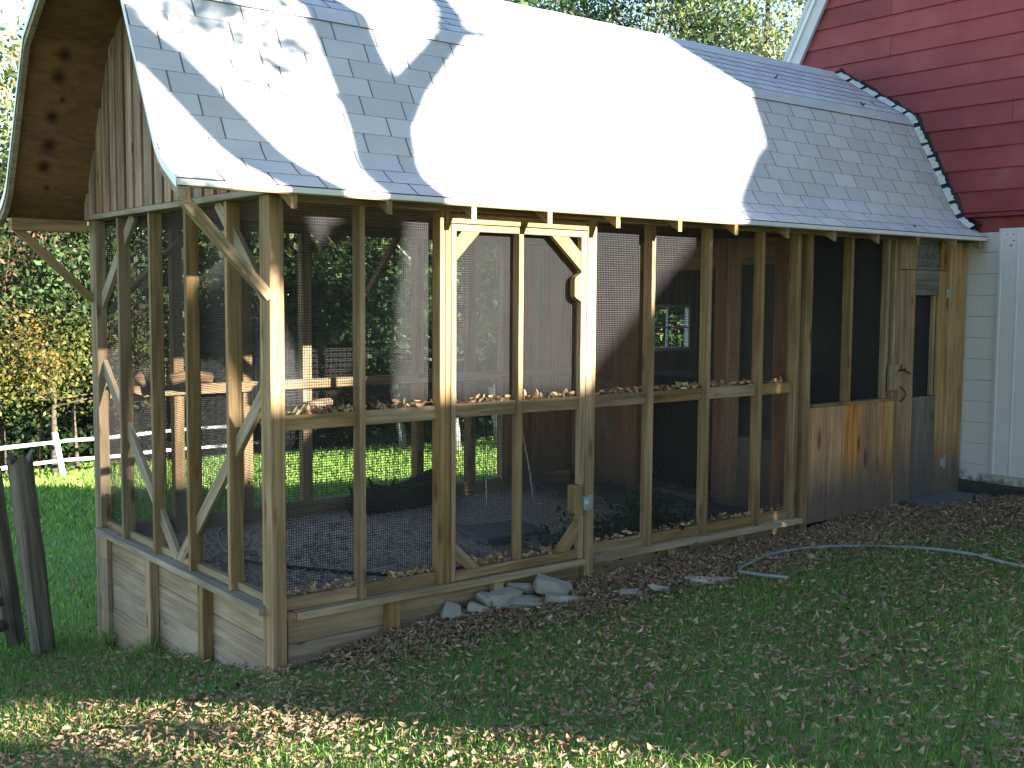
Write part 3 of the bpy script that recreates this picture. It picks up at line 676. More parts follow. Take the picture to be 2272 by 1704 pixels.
for i, (x, y, sx, sy, lab) in enumerate(((2.25, -.62, .17, .12, 'flat stone showing through the leaves nearest the heap'), (2.42, -.71, .16, .10, 'pale pointed flat stone among the leaves in front of the mesh'),
        (2.78, -.86, .34, .13, 'long flat stone touching the bend of the hose'), (2.73, -.74, .15, .1, 'little flat stone behind the hose bend'))):
    rock('flat_stone', lab, (x, y, float(gz(x, y))+.02), (sx, sy, .045), 70+i, rot=-.7, group='flat stones in the leaf litter', cat='stone')
def flag(name, pts, zt, th, label, group, mat='slab'):
    o = prism(name, [(x, y, zt+random.uniform(-.006, .006)) for x, y in pts], (0, 0, -th), mat, None); return tag(o, label, 'paving slab', group)
flag('paving_slab', [(6.13, -.54), (6.75, -.47), (7.2, -.25), (7.2, -.03), (6.35, -.03)], .345, .05, 'large bluestone slab on the ground in front of the plank door', 'slabs outside the plank door')
flag('paving_slab', [(6.82, -.50), (7.28, -.42), (7.3, -.27), (7.22, -.24)], .338, .05, 'small broken slab beside the large one at the barn wall', 'slabs outside the plank door')
hp = [(2.96, -1.35), (2.92, -1.18), (2.95, -1.01), (3.02, -.89), (3.2, -.80), (3.54, -.71), (3.85, -.75), (4.09, -.89), (4.22, -1.02), (4.30, -1.26), (4.29, -1.46), (4.26, -1.66), (4.22, -1.91), (4.11, -2.15), (3.99, -2.36), (3.8, -2.7), (3.5, -3.2), (3.3, -4.2)]
tag(tube('garden_hose', [(x, y, float(gz(x, y))+.058+.008*math.sin(i*1.3)) for i, (x, y) in enumerate(hp)], .0125, 'hose', None, 8, 0, 6), 'grey blue garden hose looping through the leaves and grass', 'hose')
tag(bx('plastic_cup', 5.60, 5.66, -.53, -.49, .30, .345, 'blue', None, ch=.012), 'small blue plastic piece in the leaves before the boarded wall', 'litter')

# weathered split-rail fence posts at the left
def oldpost(name, base, top, r0, r1, label, seed, notch=True):
    rr = random.Random(seed); n = 12; lv = 9; V = []; F = []
    b, t = Vector(base), Vector(top); ph = [rr.uniform(.82, 1.15) for _ in range(n)]
    for i in range(lv+1):
        u = i/lv; c = b.lerp(t, u); r = r0+(r1-r0)*u
        for k in range(n):
            a = 2*math.pi*k/n; q = r*ph[k]*(1+rr.uniform(-.04, .04)); zz = 0
            if i == lv: zz = rr.choice([-.10, -.03, .02, .07, .0]); 
            V.append((c.x+q*math.cos(a), c.y+q*math.sin(a)*.8, c.z+zz))
    for i in range(lv):
        for k in range(n): F.append((i*n+k, i*n+(k+1) % n, (i+1)*n+(k+1) % n, (i+1)*n+k))
    c = len(V); V.append((t.x, t.y, t.z-.09)); F += [(lv*n+k, lv*n+(k+1) % n, c) for k in range(n)]
    # build in a frame whose x runs up the post, so the grain follows it
    x = (t-b).normalized(); z_ = Vector((0, 1, 0)); z_ = (z_-x*z_.dot(x)).normalized(); y_ = z_.cross(x)
    m = Matrix(((x.x, y_.x, z_.x, b.x), (x.y, y_.y, z_.y, b.y), (x.z, y_.z, z_.z, b.z), (0, 0, 0, 1)))
    e = empty(name, b); me = bpy.data.meshes.new('shaft'); me.from_pydata([m.inverted() @ Vector(v) for v in V], [], F); me.update()
    o = link('shaft', me, 'grey_post', e); o.matrix_local = Matrix.Translation(-b) @ m; tag(e, label, 'fence post', 'weathered fence posts at the left'); return e
FPa = oldpost('fence_post', (-.38, 3.12, -.72), (-.53, 3.12, .93), .088, .092, 'grey weathered fence post with a splintered top, nearest the aviary', 5)
FPb = oldpost('fence_post', (-.44, 3.72, -.72), (-.60, 3.72, .75), .08, .078, 'grey weathered fence post behind the splintered one, at the left edge', 6)
def stub(par, p0, p1, r): o = tube('rail', [Vector(p0)-par.location, (Vector(p0)+Vector(p1))/2-par.location, Vector(p1)-par.location], r, 'grey_post', par, 7, .2)
stub(FPb, (-.66, 3.74, -.02), (-1.9, 4.0, -.30), .05); stub(FPb, (-.56, 3.70, -.27), (-1.9, 3.9, -.34), .055); stub(FPb, (-.55, 3.68, -.47), (-1.9, 3.8, -.62), .05)
stub(FPa, (-.50, 3.08, .62), (-.43, 3.06, .50), .02)

# white rail fence across the far lawn
FN = empty('rail_fence', (5.8, 23, float(gz(5.8, 23)))); tag(FN, 'white painted two rail fence crossing the far lawn at the left', 'fence')
fx = [(-6, 19.5), (-2.5, 20.4), (1.2, 21.6), (5.75, 23), (9.5, 23.9), (13.5, 24.8), (17.5, 25.6), (21.5, 26.4), (26, 27.2)]
for i, (x, y) in enumerate(fx):
    g = float(gz(x, y)); lean = -.22 if i == 3 else random.uniform(-.05, .05)
    beam('post', Vector((x, y, g-.2))-FN.location, Vector((x+lean, y, g+1.15))-FN.location, .12, .12, 'fence', FN, (0, 1, 0), .012)
    if i+1 < len(fx):
        x2, y2 = fx[i+1]; g2 = float(gz(x2, y2))
        for h in (.42, .93):
            P0 = Vector((x, y-.02, g+h+random.uniform(-.04, .04))); P1 = Vector((x2, y2-.02, g2+h+random.uniform(-.04, .04)))
            tube('rail', [P0-FN.location, P0.lerp(P1, .3)-FN.location-Vector((0, 0, .03)), P0.lerp(P1, .7)-FN.location, P1-FN.location], [.04, .052, .05, .04], 'fence', FN, 8, .2)

# ================================================================== things inside the aviary
flag('paving_slab', [(2.35, 1.05), (2.95, 1.0), (3.0, 1.5), (2.45, 1.62)], .312, .05, 'dark slab on the gravel just inside the screen door', 'slabs on the aviary floor')
flag('paving_slab', [(2.55, .45), (3.0, .4), (3.1, .9), (2.6, .98)], .308, .05, 'dark slab nearest the screen door sill', 'slabs on the aviary floor')
flag('paving_slab', [(4.30, 1.78), (4.85, 1.62), (4.87, 2.1), (4.45, 2.3)], .312, .05, 'slab before the inner doorway, lying flat on gravel', 'slabs on the aviary floor')
flag('paving_slab', [(4.2, 2.36), (4.87, 2.15), (4.87, 2.8), (4.35, 2.85)], .31, .05, 'slab in the back corner beside the partition', 'slabs on the aviary floor')
flag('paving_slab', [(3.95, .75), (4.85, .62), (4.87, 1.5), (4.25, 1.62)], .311, .05, 'broad slab below the partition window', 'slabs on the aviary floor')
LG = empty('driftwood', (2.7, 2.7, .28)); tag(LG, 'dark gnarled driftwood log lying on the gravel near the back wall', 'log')
L0 = LG.location
tube('trunk', [Vector(p)-L0 for p in ((2.12, 2.7, .33), (2.35, 2.72, .37), (2.6, 2.7, .35), (2.85, 2.68, .36), (3.15, 2.66, .34))], [.12, .15, .13, .11, .09], 'darklog', LG, 10, .35, 3)
tube('limb', [Vector(p)-L0 for p in ((2.55, 2.7, .38), (2.8, 2.66, .47), (3.08, 2.62, .55))], [.1, .105, .095], 'darklog', LG, 9, .3, 3)
for p, q in (((2.3, 2.68, .4), (2.22, 2.6, .6)), ((2.2, 2.68, .35), (2.0, 2.55, .3)), ((2.45, 2.68, .42), (2.5, 2.62, .56)), ((2.15, 2.7, .35), (2.1, 2.75, .52))):
    tube('root', [Vector(p)-L0, (Vector(p)+Vector(q))/2-L0+Vector((.02, 0, .01)), Vector(q)-L0], [.035, .022, .008], 'darklog', LG, 6, .3)
def perch(label, pts, r, endcap=False):
    o = tube('perch', pts, r, 'log', None, 9, .12, 3); tag(o, label, 'perch', 'perches inside the aviary')
    if endcap:
        p, q = Vector(pts[-1]), Vector(pts[-2]); d = (p-q).normalized(); tube('sawn_end', [p+d*.001, p+d*.012], [r*.97, r*.9], 'sawn', o, 12)
perch('bark perch with a pale sawn end just behind the front rail', [(.57, .75, 1.46), (.75, .82, 1.475), (.96, .90, 1.47)], .03, True)
perch('dark perch branch sloping down in the far left corner', [(.19, 2.62, 1.585), (.27, 2.66, 1.50), (.45, 2.8, 1.36)], .04)
perch('short reddish perch branch along the back rail', [(.45, 2.62, 1.53), (.62, 2.64, 1.56), (.80, 2.66, 1.53)], .045)
tag(tube('water_pipe', [(1.107, 2.9, .29), (.86, 2.66, .29), (.69, 2.28, .285), (.59, 1.87, .285), (.62, 1.5, .29), (.754, 1.27, .285), (.95, .93, .29), (1.085, .72, .295), (1.334, .55, .29), (1.9, .45, .29)], .014, 'blackhose', None, 8, 0, 5), 'black plastic pipe curving over the gravel inside the aviary', 'pipe')
tag(tube('rope', [(3.38, 2.0, 1.36), (3.47, 2.0, .95), (3.55, 2.0, .62), (3.60, 2.0, .33)], .007, 'rope', None, 6, 0, 3), 'white twisted rope hanging to the floor before the partition', 'rope')
tag(tube('rope', [(3.05, 2.0, .72), (3.056, 2.0, .55), (3.06, 2.0, .33)], .006, 'rope', None, 6, 0, 2), 'short white cord standing behind the driftwood', 'rope')
WB = empty('workbench', (6.2, 1.9, .3)); tag(WB, 'dark workbench in the unlit room behind the inner doorway', 'workbench')
for nme, a in (('top', (5.6, 6.8, 1.5, 2.9, 1.34, 1.39)), ('leg', (5.62, 5.70, 1.52, 1.60, .28, 1.34)), ('leg', (6.7, 6.78, 1.52, 1.60, .28, 1.34)), ('front_panel', (5.6, 5.615, 1.61, 2.9, .28, 1.335))):
    bx(nme, a[0]-6.2, a[1]-6.2, a[2]-1.9, a[3]-1.9, a[4]-.3, a[5]-.3, 'dark', WB)
rock('crumpled_paper', 'crumpled pale paper on the dark workbench', (5.85, 1.62, 1.425), (.22, .12, .07), 91, 'foil', cat='paper', group=None, npt=22)

# green ground cover just inside the right-hand mesh
def leafquads(C, size, spread_n=None, droop=0., aspect=.55):
    n = len(C); d = rng.normal(size=(n, 3)); d /= np.linalg.norm(d, axis=1)[:, None]
    if spread_n is not None: d = d*(1-droop)+np.array(spread_n)*droop; d /= np.linalg.norm(d, axis=1)[:, None]
    a = rng.normal(size=(n, 3)); a -= d*(a*d).sum(1)[:, None]; a /= np.linalg.norm(a, axis=1)[:, None]; b = np.cross(d, a)
    L = (size*(.6+.8*rng.random(n)))[:, None]; Wd = L*aspect
    V = np.stack([C-a*L*.5, C+b*Wd*.5+d*L*.06, C+a*L*.5, C-b*Wd*.5+d*L*.06], 1)
    F = np.arange(n*4).reshape(n, 4); return V.reshape(-1, 3), F
def jitcol(base, n, rep=4, s=.25, hue=.12):
    b = np.array(base); idx = rng.integers(0, len(b), n); c = b[idx]*(1+s*rng.normal(size=(n, 1)))*(1+hue*rng.normal(size=(n, 3))); return np.repeat(np.clip(c, .004, .9), rep, 0)
def plant(name, label, x, y, rx, ry, h, n, pal, group, size=.05):
    z0 = .27; e = empty(name, (x, y, z0)); P = rng.normal(size=(n, 3))*np.array([rx, ry, h*.5]); P[:, 2] = np.abs(P[:, 2])
    V, F = leafquads(P, size); npmesh('foliage', V, F, 'leaf', e, jitcol(pal, n))
    st = []
    for _ in range(9):
        q = rng.normal(size=2)*np.array([rx, ry])*.8; st.append(([(q[0]*.2, q[1]*.2, 0), (q[0]*.6, q[1]*.6, h*.4), (q[0], q[1], h*.8)], [.005, .004, .002]))
    join_tubes('stems', st, 'bark', e, 5, 0); return tag(e, label, 'plant', group)
GP = [(.018, .06, .012), (.03, .09, .018), (.012, .045, .01)]
plant('ground_cover', 'low dark green plant inside the mesh right of the screen door', 2.85, .42, .20, .16, .22, 700, GP, 'green plants inside the mesh')
plant('ground_cover', 'leafy green plant behind the second stud from the screen door', 3.35, .45, .20, .16, .26, 700, GP, 'green plants inside the mesh')
plant('ground_cover', 'tall grassy green clump before the slabs and inner doorway', 3.80, .70, .16, .14, .34, 600, GP, 'green plants inside the mesh')
# loose gravel stones
def pebbles():
    n = 5000; x = rng.uniform(.12, 4.8, n); y = rng.uniform(.12, 2.9, n); s = rng.uniform(.008, .02, n); T = np.array([(1, 1, 1), (1, -1, -1), (-1, 1, -1), (-1, -1, 1)])*.6
    V = np.stack([x, y, .268+.02*np.sin(x*1.7)*np.sin(y*2.1)], 1)[:, None, :]+(T[None]*(1+.5*rng.normal(size=(n, 4, 1))))*s[:, None, None]
    F = (np.arange(n)[:, None, None]*4+np.array([(0, 1, 2), (0, 3, 1), (0, 2, 3), (1, 3, 2)])[None]).reshape(-1, 3)
    tag(npmesh('gravel', V.reshape(-1, 3), F, 'gravel'), 'grey gravel covering the aviary floor', 'gravel', kind='stuff')
pebbles()

# ================================================================== leaf litter and grass
def dry(P, size, name, label, flat=.75, pal=None):
    n = len(P); ang = rng.uniform(0, 2*math.pi, n); L = size*(.6+.8*rng.random(n)); Wd = L*rng.uniform(.26, .5, n)
    up_ = rng.normal(size=(n, 3))*(1-flat); up_[:, 2] += flat; up_ /= np.linalg.norm(up_, axis=1)[:, None]
    a = np.stack([np.cos(ang), np.sin(ang), np.zeros(n)], 1); a -= up_*(a*up_).sum(1)[:, None]; a /= np.linalg.norm(a, axis=1)[:, None]; b = np.cross(up_, a)
    cu = rng.uniform(.1, .95, n)[:, None]*L[:, None]; cw = rng.uniform(.2, 1.1, n)[:, None]*Wd[:, None]
    rows = []
    for t, wq, h in ((-.5, .12, 1.), (-.18, 1., .15), (.18, .9, .15), (.5, .08, 1.)):
        c = P+a*(L*t)[:, None]+up_*cu*h*.5
        rows += [c-b*(Wd*wq*.5)[:, None]+up_*cw*wq*.5, c, c+b*(Wd*wq*.5)[:, None]+up_*cw*wq*.5]
    V = np.stack(rows, 1); base = np.arange(n)[:, None, None]*12; q = []
    for r in range(3):
        for c in range(2): i = r*3+c; q.append((i, i+1, i+4, i+3))
    F = (base+np.array(q)[None]).reshape(-1, 4)
    pal = pal or [(.30, .20, .125), (.36, .25, .165), (.24, .15, .10), (.38, .28, .19), (.29, .185, .125), (.25, .16, .11), (.33, .225, .155), (.18, .11, .075), (.40, .31, .16)]
    return tag(npmesh(name, V.reshape(-1, 3), F, 'dryleaf', None, jitcol(pal, n, 12, .25, .08)), label, 'leaves', kind='stuff')
def zt(x, y): return gz(x, y)+.012*np.sin(x*2.3+y*1.1)+.01*np.sin(x*1.3-y*3.1)
def scatter(n, x0, x1, y0, y1, dens):
    x = rng.uniform(x0, x1, n*3); y = rng.uniform(y0, y1, n*3); k = rng.random(n*3) < dens(x, y)
    return x[k][:n], y[k][:n]
def blotch(x, y, s=1.): return .5+.5*np.sin(x*2.1*s+1.3*np.sin(y*1.7*s))*np.sin(y*2.6*s+1.1*np.sin(x*1.3*s+2))
def d_band(x, y):
    wd = .42+.16*np.clip(x, 0, 5); e = np.clip(1.25-(-y)/wd, 0, 1); return np.where((y > -.0) | ((x > 6.15) & (y > -.5)), 0, e)
x, y = scatter(32000, .3, 7.35, -2.0, -.02, d_band)
dry(np.stack([x, y, zt(x, y)+.012+.03*rng.random(len(x))*d_band(x, y)], 1), .04, 'leaf_drift', 'drift of curled brown leaves banked along the front of the aviary', .62)
x, y = scatter(36000, -2.6, 9, -5.2, 0, lambda x, y: .12+.6*blotch(x, y)**2+.35*np.clip(1+(x-2)/6, 0, .5))
dry(np.stack([x, y, zt(x, y)+.022+.03*rng.random(len(x))], 1), .036, 'fallen_leaves', 'brown and tan leaves scattered over the front lawn', .72)
x, y = scatter(4300, -2.4, 0, -1.2, 4.5, lambda x, y: np.clip(.75-.2*y, .05, .8))
dry(np.stack([x, y, zt(x, y)+.03+.02*rng.random(len(x))], 1), .037, 'fallen_leaves', 'leaves scattered on the grass beside the gable end', .7)
x, y = scatter(500, -3, 7, 3.2, 14, lambda x, y: .5+0*x)
dry(np.stack([x, y, zt(x, y)+.05], 1), .07, 'fallen_leaves', 'few leaves on the shaded lawn behind the aviary', .7)
# leaves caught on rails and sill against the mesh
P = []
for x0, x1, n in ((.12, .57, 60), (.64, 1.15, 42), (1.30, 1.78, 46), (1.85, 2.33, 34), (2.52, 3.02, 42), (3.1, 3.64, 62), (3.72, 4.27, 42), (4.34, 4.72, 16)):
    for _ in range(n): P.append((x0+(x1-x0)*random.random()**.8, random.uniform(.052, .085) if not 1.25 < x0 < 2.3 else random.uniform(.03, .062), 1.505+abs(random.gauss(0, .016))))
for x0, x1, n in ((.12, .57, 46), (.64, 1.15, 40), (1.45, 1.78, 44), (1.85, 2.25, 52), (2.52, 3.02, 36), (3.1, 3.64, 40), (3.72, 4.27, 34), (4.34, 4.72, 14)):
    for _ in range(n): P.append((random.uniform(x0, x1), random.uniform(.052, .085) if not 1.4 < x0 < 2.3 else random.uniform(.02, .06), .435+abs(random.gauss(0, .018))))
dry(np.array(P), .05, 'caught_leaves', 'curled leaves caught on the rails and sill against the mesh', .25, [(.36, .23, .13), (.48, .34, .2), (.26, .15, .09), (.5, .38, .24)])
P = [(x_, *[float(q) for q in prof(s_, .012)]) for x_, s_ in ((6.2, .07), (6.55, 1.55), (5.6, 1.9), (6.9, 1.7))]
dry(np.array(P), .08, 'caught_leaves', 'single dry leaves lying on the shingles near the barn', .8)

def grass(n, x0, x1, y0, y1, dens, h, wd, name, label, pal):
    x, y = scatter(n, x0, x1, y0, y1, dens); n = len(x); P = np.stack([x, y, zt(x, y)-.004], 1)
    ang = rng.uniform(0, 2*math.pi, n); H = h*(.5+.9*rng.random(n)); le = rng.normal(size=(n, 2))*.45
    s = np.stack([np.cos(ang), np.sin(ang), np.zeros(n)], 1)*(wd*(.7+.6*rng.random(n)))[:, None]*.5
    mid = P+np.stack([le[:, 0]*H*.3, le[:, 1]*H*.3, H*.62], 1); tip = P+np.stack([le[:, 0]*H, le[:, 1]*H, H*.95], 1)
    V = np.stack([P-s, P+s, mid+s*.75, mid-s*.75, tip], 1); b = np.arange(n)[:, None]*5
    F = np.concatenate([b+np.array([0, 1, 2]), b+np.array([0, 2, 3]), b+np.array([3, 2, 4])])
    return tag(npmesh(name, V.reshape(-1, 3), F, 'blade', None, jitcol(pal, n, 5, .25, .1)), label, 'grass', kind='stuff')
GR = [(.14, .25, .055), (.19, .31, .07), (.105, .2, .045), (.26, .33, .1)]
GF = [(.2, .35, .065), (.25, .38, .08), (.16, .3, .055)]
def notin(x, y): return ~((x > -.05) & (x < 7.4) & (y > -.02) & (y < 3.1))
def near_d(x, y):
    return np.where(notin(x, y), np.clip(1-1.15*d_band(x, y), 0, 1)*(.3+.7*(1-.75*blotch(x, y)**2)), 0)*np.where((x > 5.6) & (y > -1.2), .15, 1)
grass(75000, -2.6, 5.5, -4.6, .2, near_d, .058, .0046, 'grass', 'short green lawn grass in front of the aviary', GR)
grass(26000, -2.6, 0, -.2, 4.2, near_d, .06, .005, 'grass', 'green lawn grass beside the gable end', GR)
grass(9000, 5.5, 10, -4.6, 0, near_d, .055, .006, 'grass', 'thin grass among leaves near the barn', GR)
grass(60000, -4, 13, 3.2, 13, lambda x, y: 1/(1+((y-3)/6)**2), .07, .014, 'grass', 'shaded lawn grass behind the aviary', GF)
grass(60000, -6, 24, 11, 27, lambda x, y: .9+0*x, .11, .034, 'grass', 'lawn grass on the far lawn before the trees', GF)
x = np.array([-.1]*120)+rng.normal(size=120)*.07; y = rng.choice([1.0, 1.85, 2.75], 120)+rng.normal(size=120)*.07
def tuft(nm, lab, cx, cy, n=110, h=.16):
    xx = cx+rng.normal(size=n)*.05; yy = cy+rng.normal(size=n)*.05; H = h*(.5+.8*rng.random(n)); P = np.stack([xx, yy, zt(xx, yy)], 1); le = rng.normal(size=(n, 2))*.4; a = rng.uniform(0, 6.28, n); s = np.stack([np.cos(a), np.sin(a), 0*a], 1)*.003
    V = np.stack([P-s, P+s, P+np.stack([le[:, 0]*H, le[:, 1]*H, H], 1)], 1); tag(npmesh(nm, V.reshape(-1, 3), np.arange(n*3).reshape(n, 3), 'blade', None, jitcol(GR, n, 3)), lab, 'grass', kind='stuff')
tuft('grass_tuft', 'taller grass at the foot of the middle stub post', -.08, 1.78, 130, .17); tuft('grass_tuft', 'taller weeds at the foot of the far corner post', -.02, 2.75, 120, .2); tuft('grass_tuft', 'weeds at the foot of the near stub post', -.05, .98, 60, .1)

# ================================================================== trees
def tree(name, label, base, H, cz, R, n, size, pal, group, seed, trunk_r=.16, mat='bark', clumps=46, sig=.2, lean=(0, 0), open_=0.):
    global rng; rs = rng; rng = np.random.default_rng(seed); rr = random.Random(seed)
    e = empty(name, base); R = np.array(R, float); top = Vector((lean[0], lean[1], H*.86))
    pts = [(0, 0, -.3), (lean[0]*.2+rr.uniform(-.1, .1), lean[1]*.2, H*.25), (lean[0]*.5+rr.uniform(-.15, .15), lean[1]*.5+rr.uniform(-.1, .1), H*.5), tuple(top)]
    lst = [(pts, [trunk_r*1.25, trunk_r, trunk_r*.75, trunk_r*.2])]
    d = rng.normal(size=(clumps, 3)); d /= np.linalg.norm(d, axis=1)[:, None]; rad = rng.random(clumps)**.42
    Cn = d*rad[:, None]*R+np.array([lean[0]*.8, lean[1]*.8, cz])
    for i in range(min(clumps, 12)):
        c = Cn[i]; u = .35+.4*rr.random(); s = np.array(pts[2])*min(1, u/.5) if u < .5 else np.array(pts[2])*(1-(u-.5)*2)+np.array(pts[3])*(u-.5)*2
        s = s*min(1., max(.3, (c[2]-.1*H)/max(s[2], .1))); m = (s+c)/2+np.array([0, 0, -.1*R[2]*rr.random()])
        lst.append(([tuple(s), tuple(m), tuple(c)], [trunk_r*.42, trunk_r*.26, trunk_r*.08]))
    join_tubes('trunk', lst, mat, e, 7, .12)
    k = rng.integers(0, clumps, n); sg = sig*R.mean()*(.6+.8*rng.random(clumps))
    P = Cn[k]+rng.normal(size=(n, 3))*sg[k][:, None]*np.array([1, 1, .75])
    V, F = leafquads(P, size); b = np.array(pal); ci = rng.integers(0, len(b), clumps); cc = b[ci]*(1+.22*rng.normal(size=(clumps, 1)))
    c = cc[k]*(1+.2*rng.normal(size=(n, 1)))*(1+.07*rng.normal(size=(n, 3))); npmesh('crown', V, F, 'leaf', e, np.repeat(np.clip(c, .004, .6), 4, 0))
    rng = rs; return tag(e, label, 'tree', group)
def at(deg, d): a = math.radians(deg); x, y = CAM.x+d*math.sin(a), CAM.y+d*math.cos(a); return (x, y, float(gz(x, y)))
DK = [(.024, .052, .015), (.036, .068, .018), (.018, .04, .012)]; MD = [(.075, .125, .036), (.1, .145, .045), (.05, .09, .026)]
PL = [(.17, .20, .085), (.2, .22, .1), (.12, .16, .06)]; YG = [(.085, .095, .02), (.05, .075, .017), (.10, .085, .022)]; RD = [(.085, .045, .03), (.11, .07, .035), (.06, .065, .025), (.04, .06, .02)]  # PL is bleached to paint glare on overexposed leaves
GW = 'trees at the wood edge beyond the lawn'
tree('wood_tree', 'tall pale green tree against the white sky at the far left', at(11, 42), 14, 7.6, (4.2, 4.2, 5.6), 9500, .26, PL, GW, 1, .22)
tree('wood_tree', 'tall grey green tree behind the far left gable overhang', at(17.5, 45), 15, 8.5, (4.5, 4, 6.5), 14000, .26, PL+DK, GW, 2, .22)
tree('wood_tree', 'mid green tree just left of the far corner post, sun and shade painted in', at(19.5, 36), 10.5, 6.6, (3.6, 3.4, 4), 12000, .17, DK+DK+DK+PL, GW, 3, .18)  # dark clumps paint shaded gaps, pale clumps the sunlit leaves
tree('maple_tree', 'maple turning red above the yellow green shrub at the left', at(14, 33), 7.2, 4.5, (3.6, 3, 2.3), 9000, .16, RD+DK, GW, 4, .12)
tree('understory_tree', 'yellow green low tree beside the white fence', at(16.2, 31), 4.6, 3.2, (3.4, 2.4, 1.5), 9000, .12, [(.13, .125, .024), (.09, .11, .022), (.15, .10, .026), (.04, .06, .016)], GW, 5, .08)
tree('understory_tree', 'dark green low tree under the maple at the left edge', at(12.2, 33), 4.4, 2.6, (2.6, 2.4, 2.0), 6000, .16, DK, GW, 6, .08)
tree('wood_tree', 'dark evergreen seen through the gable mesh', at(24, 37), 13, 6.8, (4.2, 4, 6.4), 6500, .34, DK+MD, GW, 7, .2)
tree('wood_tree', 'dark tree with yellowing leaves behind the front mesh', at(29, 36), 13, 6.5, (4.2, 4, 6), 6500, .32, DK+YG, GW, 8, .2)
tree('wood_tree', 'dark leafy tree behind the screen door', at(34, 35), 13.5, 6.8, (4.2, 4, 6.2), 6500, .32, DK+MD, GW, 9, .2)
tree('wood_tree', 'dark tree seen right of the screen door mullion', at(39, 34), 13, 6.4, (4, 4, 6), 6000, .32, DK, GW, 10, .2)
tree('wood_tree', 'dark green tree behind the roof by the barn', at(45, 37), 13.5, 6.8, (4.4, 4, 6), 5500, .34, DK+MD, GW, 11, .2)
tree('wood_tree', 'dark tree behind the end room window', at(50.5, 38), 13, 6.4, (4.4, 4, 6), 5000, .34, DK+MD, GW, 12, .2)
tree('oak_tree', 'big leafy oak over the ridge left of the barn rake', at(51, 38), 17, 11.2, (5.4, 5, 6), 30000, .15, MD+PL, 'tall trees over the roof ridge', 13, .25, clumps=80, sig=.15)
tree('oak_tree', 'big leafy oak over the middle of the roof ridge', at(43.5, 39), 17, 11.5, (5.4, 5, 5.6), 30000, .15, MD+DK, 'tall trees over the roof ridge', 14, .25, clumps=80, sig=.15)
tree('oak_tree', 'leafy oak starting where the ridge leaves the picture top', at(37, 41), 17, 11.4, (5.2, 5, 5.4), 24000, .16, MD+PL, 'tall trees over the roof ridge', 15, .25, clumps=70, sig=.15)
for i, (bx_, by_, ln, lab) in enumerate(((14.7, 21.2, (-1.2, .3), 'slim white birch leaning left, seen through the second mesh bay'), (14.0, 17.6, (-.9, .2), 'white birch leaning left just behind the door jamb'), (15.9, 18.2, (-2.2, .3), 'white birch leaning strongly left behind the door mullion'))):
    tree('birch_tree', lab, (bx_, by_, float(gz(bx_, by_))), 7.5, 3.9, (2.2, 2.2, 2.3), 5200, .15, DK+MD, 'white birches on the far lawn', 60+i, .1, 'birch', 26, .22, ln)
for i, (dg, d, h) in enumerate(((13.2, 31.5, 4.5), (15.6, 33, 6), (17.3, 32, 6), (18.3, 31, 6.5), (22, 33, 7), (26.5, 32, 7))):
    b = at(dg, d); tree('sapling', ['thin sapling at the left picture edge under the maple', 'thin grey sapling behind the leaning fence post', 'slender pale sapling right of the leaning fence post', 'slender sapling beside the far corner post', 'thin sapling behind the first gable bay', 'thin sapling behind the third gable bay'][i], b, h, h*.8, (1.2, 1.2, 1.2), 500, .2, MD, 'thin saplings at the wood edge', 80+i, .055, 'bark', 14, .25, (random.uniform(-.5, .5), 0))
for i, (x_, y_, lab) in enumerate(((23, 2.0, 'added unseen tree behind the barn, shading the wood edge'), (-3, -15.5, 'added tree blocking low sky behind the photographer, left of the house'), (-8.5, -13, 'added tree blocking low sky behind the photographer, farthest left'), (.5, -23, 'added tree blocking low sky behind the photographer, far back'))):
    tree('added_shade_tree', lab, (x_, y_, float(gz(x_, y_))), 15, 8.6, (4.8, 4.6, 6.2), 9000, .34, MD, 'unseen trees added for shade', 120+i, .3, clumps=70, sig=.17)  # unseen trees added to block low sky and shade the wood edge
tree('dapple_bush', 'unseen loose bush added behind the photographer to dapple the foreground', (3.05, -14, float(gz(3.05, -14))), 4.6, 2.9, (1.05, 1.2, 1.9), 1500, .2, MD, None, 140, .05, clumps=40, sig=.2)  # unseen bush added to break up the sun on the foreground
def woodland():
    n = 42000; a = np.radians(rng.uniform(2, 75, n)); d = rng.uniform(47, 66, n); x, y = CAM.x+d*np.sin(a), CAM.y+d*np.cos(a)
    top = 7.5+2.0*np.sin(np.degrees(a)*.55)+1.3*np.sin(np.degrees(a)*1.7+1); z = gz(x, y)+rng.random(n)**.8*top+rng.normal(size=n)*.5
    V, F = leafquads(np.stack([x, y, z], 1), .75); tag(npmesh('woodland', V, F, 'leaf', None, jitcol(DK+MD, n)), 'dense woodland closing off the view beyond the lawn', 'woodland', kind='stuff')
    n = 15000; a = np.radians(rng.uniform(6, 66, n)); d = rng.uniform(33, 38, n); x, y = CAM.x+d*np.sin(a), CAM.y+d*np.cos(a); z = gz(x, y)+np.abs(rng.normal(size=n))*.9
    V, F = leafquads(np.stack([x, y, z], 1), .26); tag(npmesh('undergrowth', V, F, 'leaf', None, jitcol([(.012, .028, .009), (.02, .04, .011)], n)), 'undergrowth coloured dark for the shade along the foot of the trees', 'undergrowth', kind='stuff')  # near-black greens paint the shade inside the wood edge
woodland()

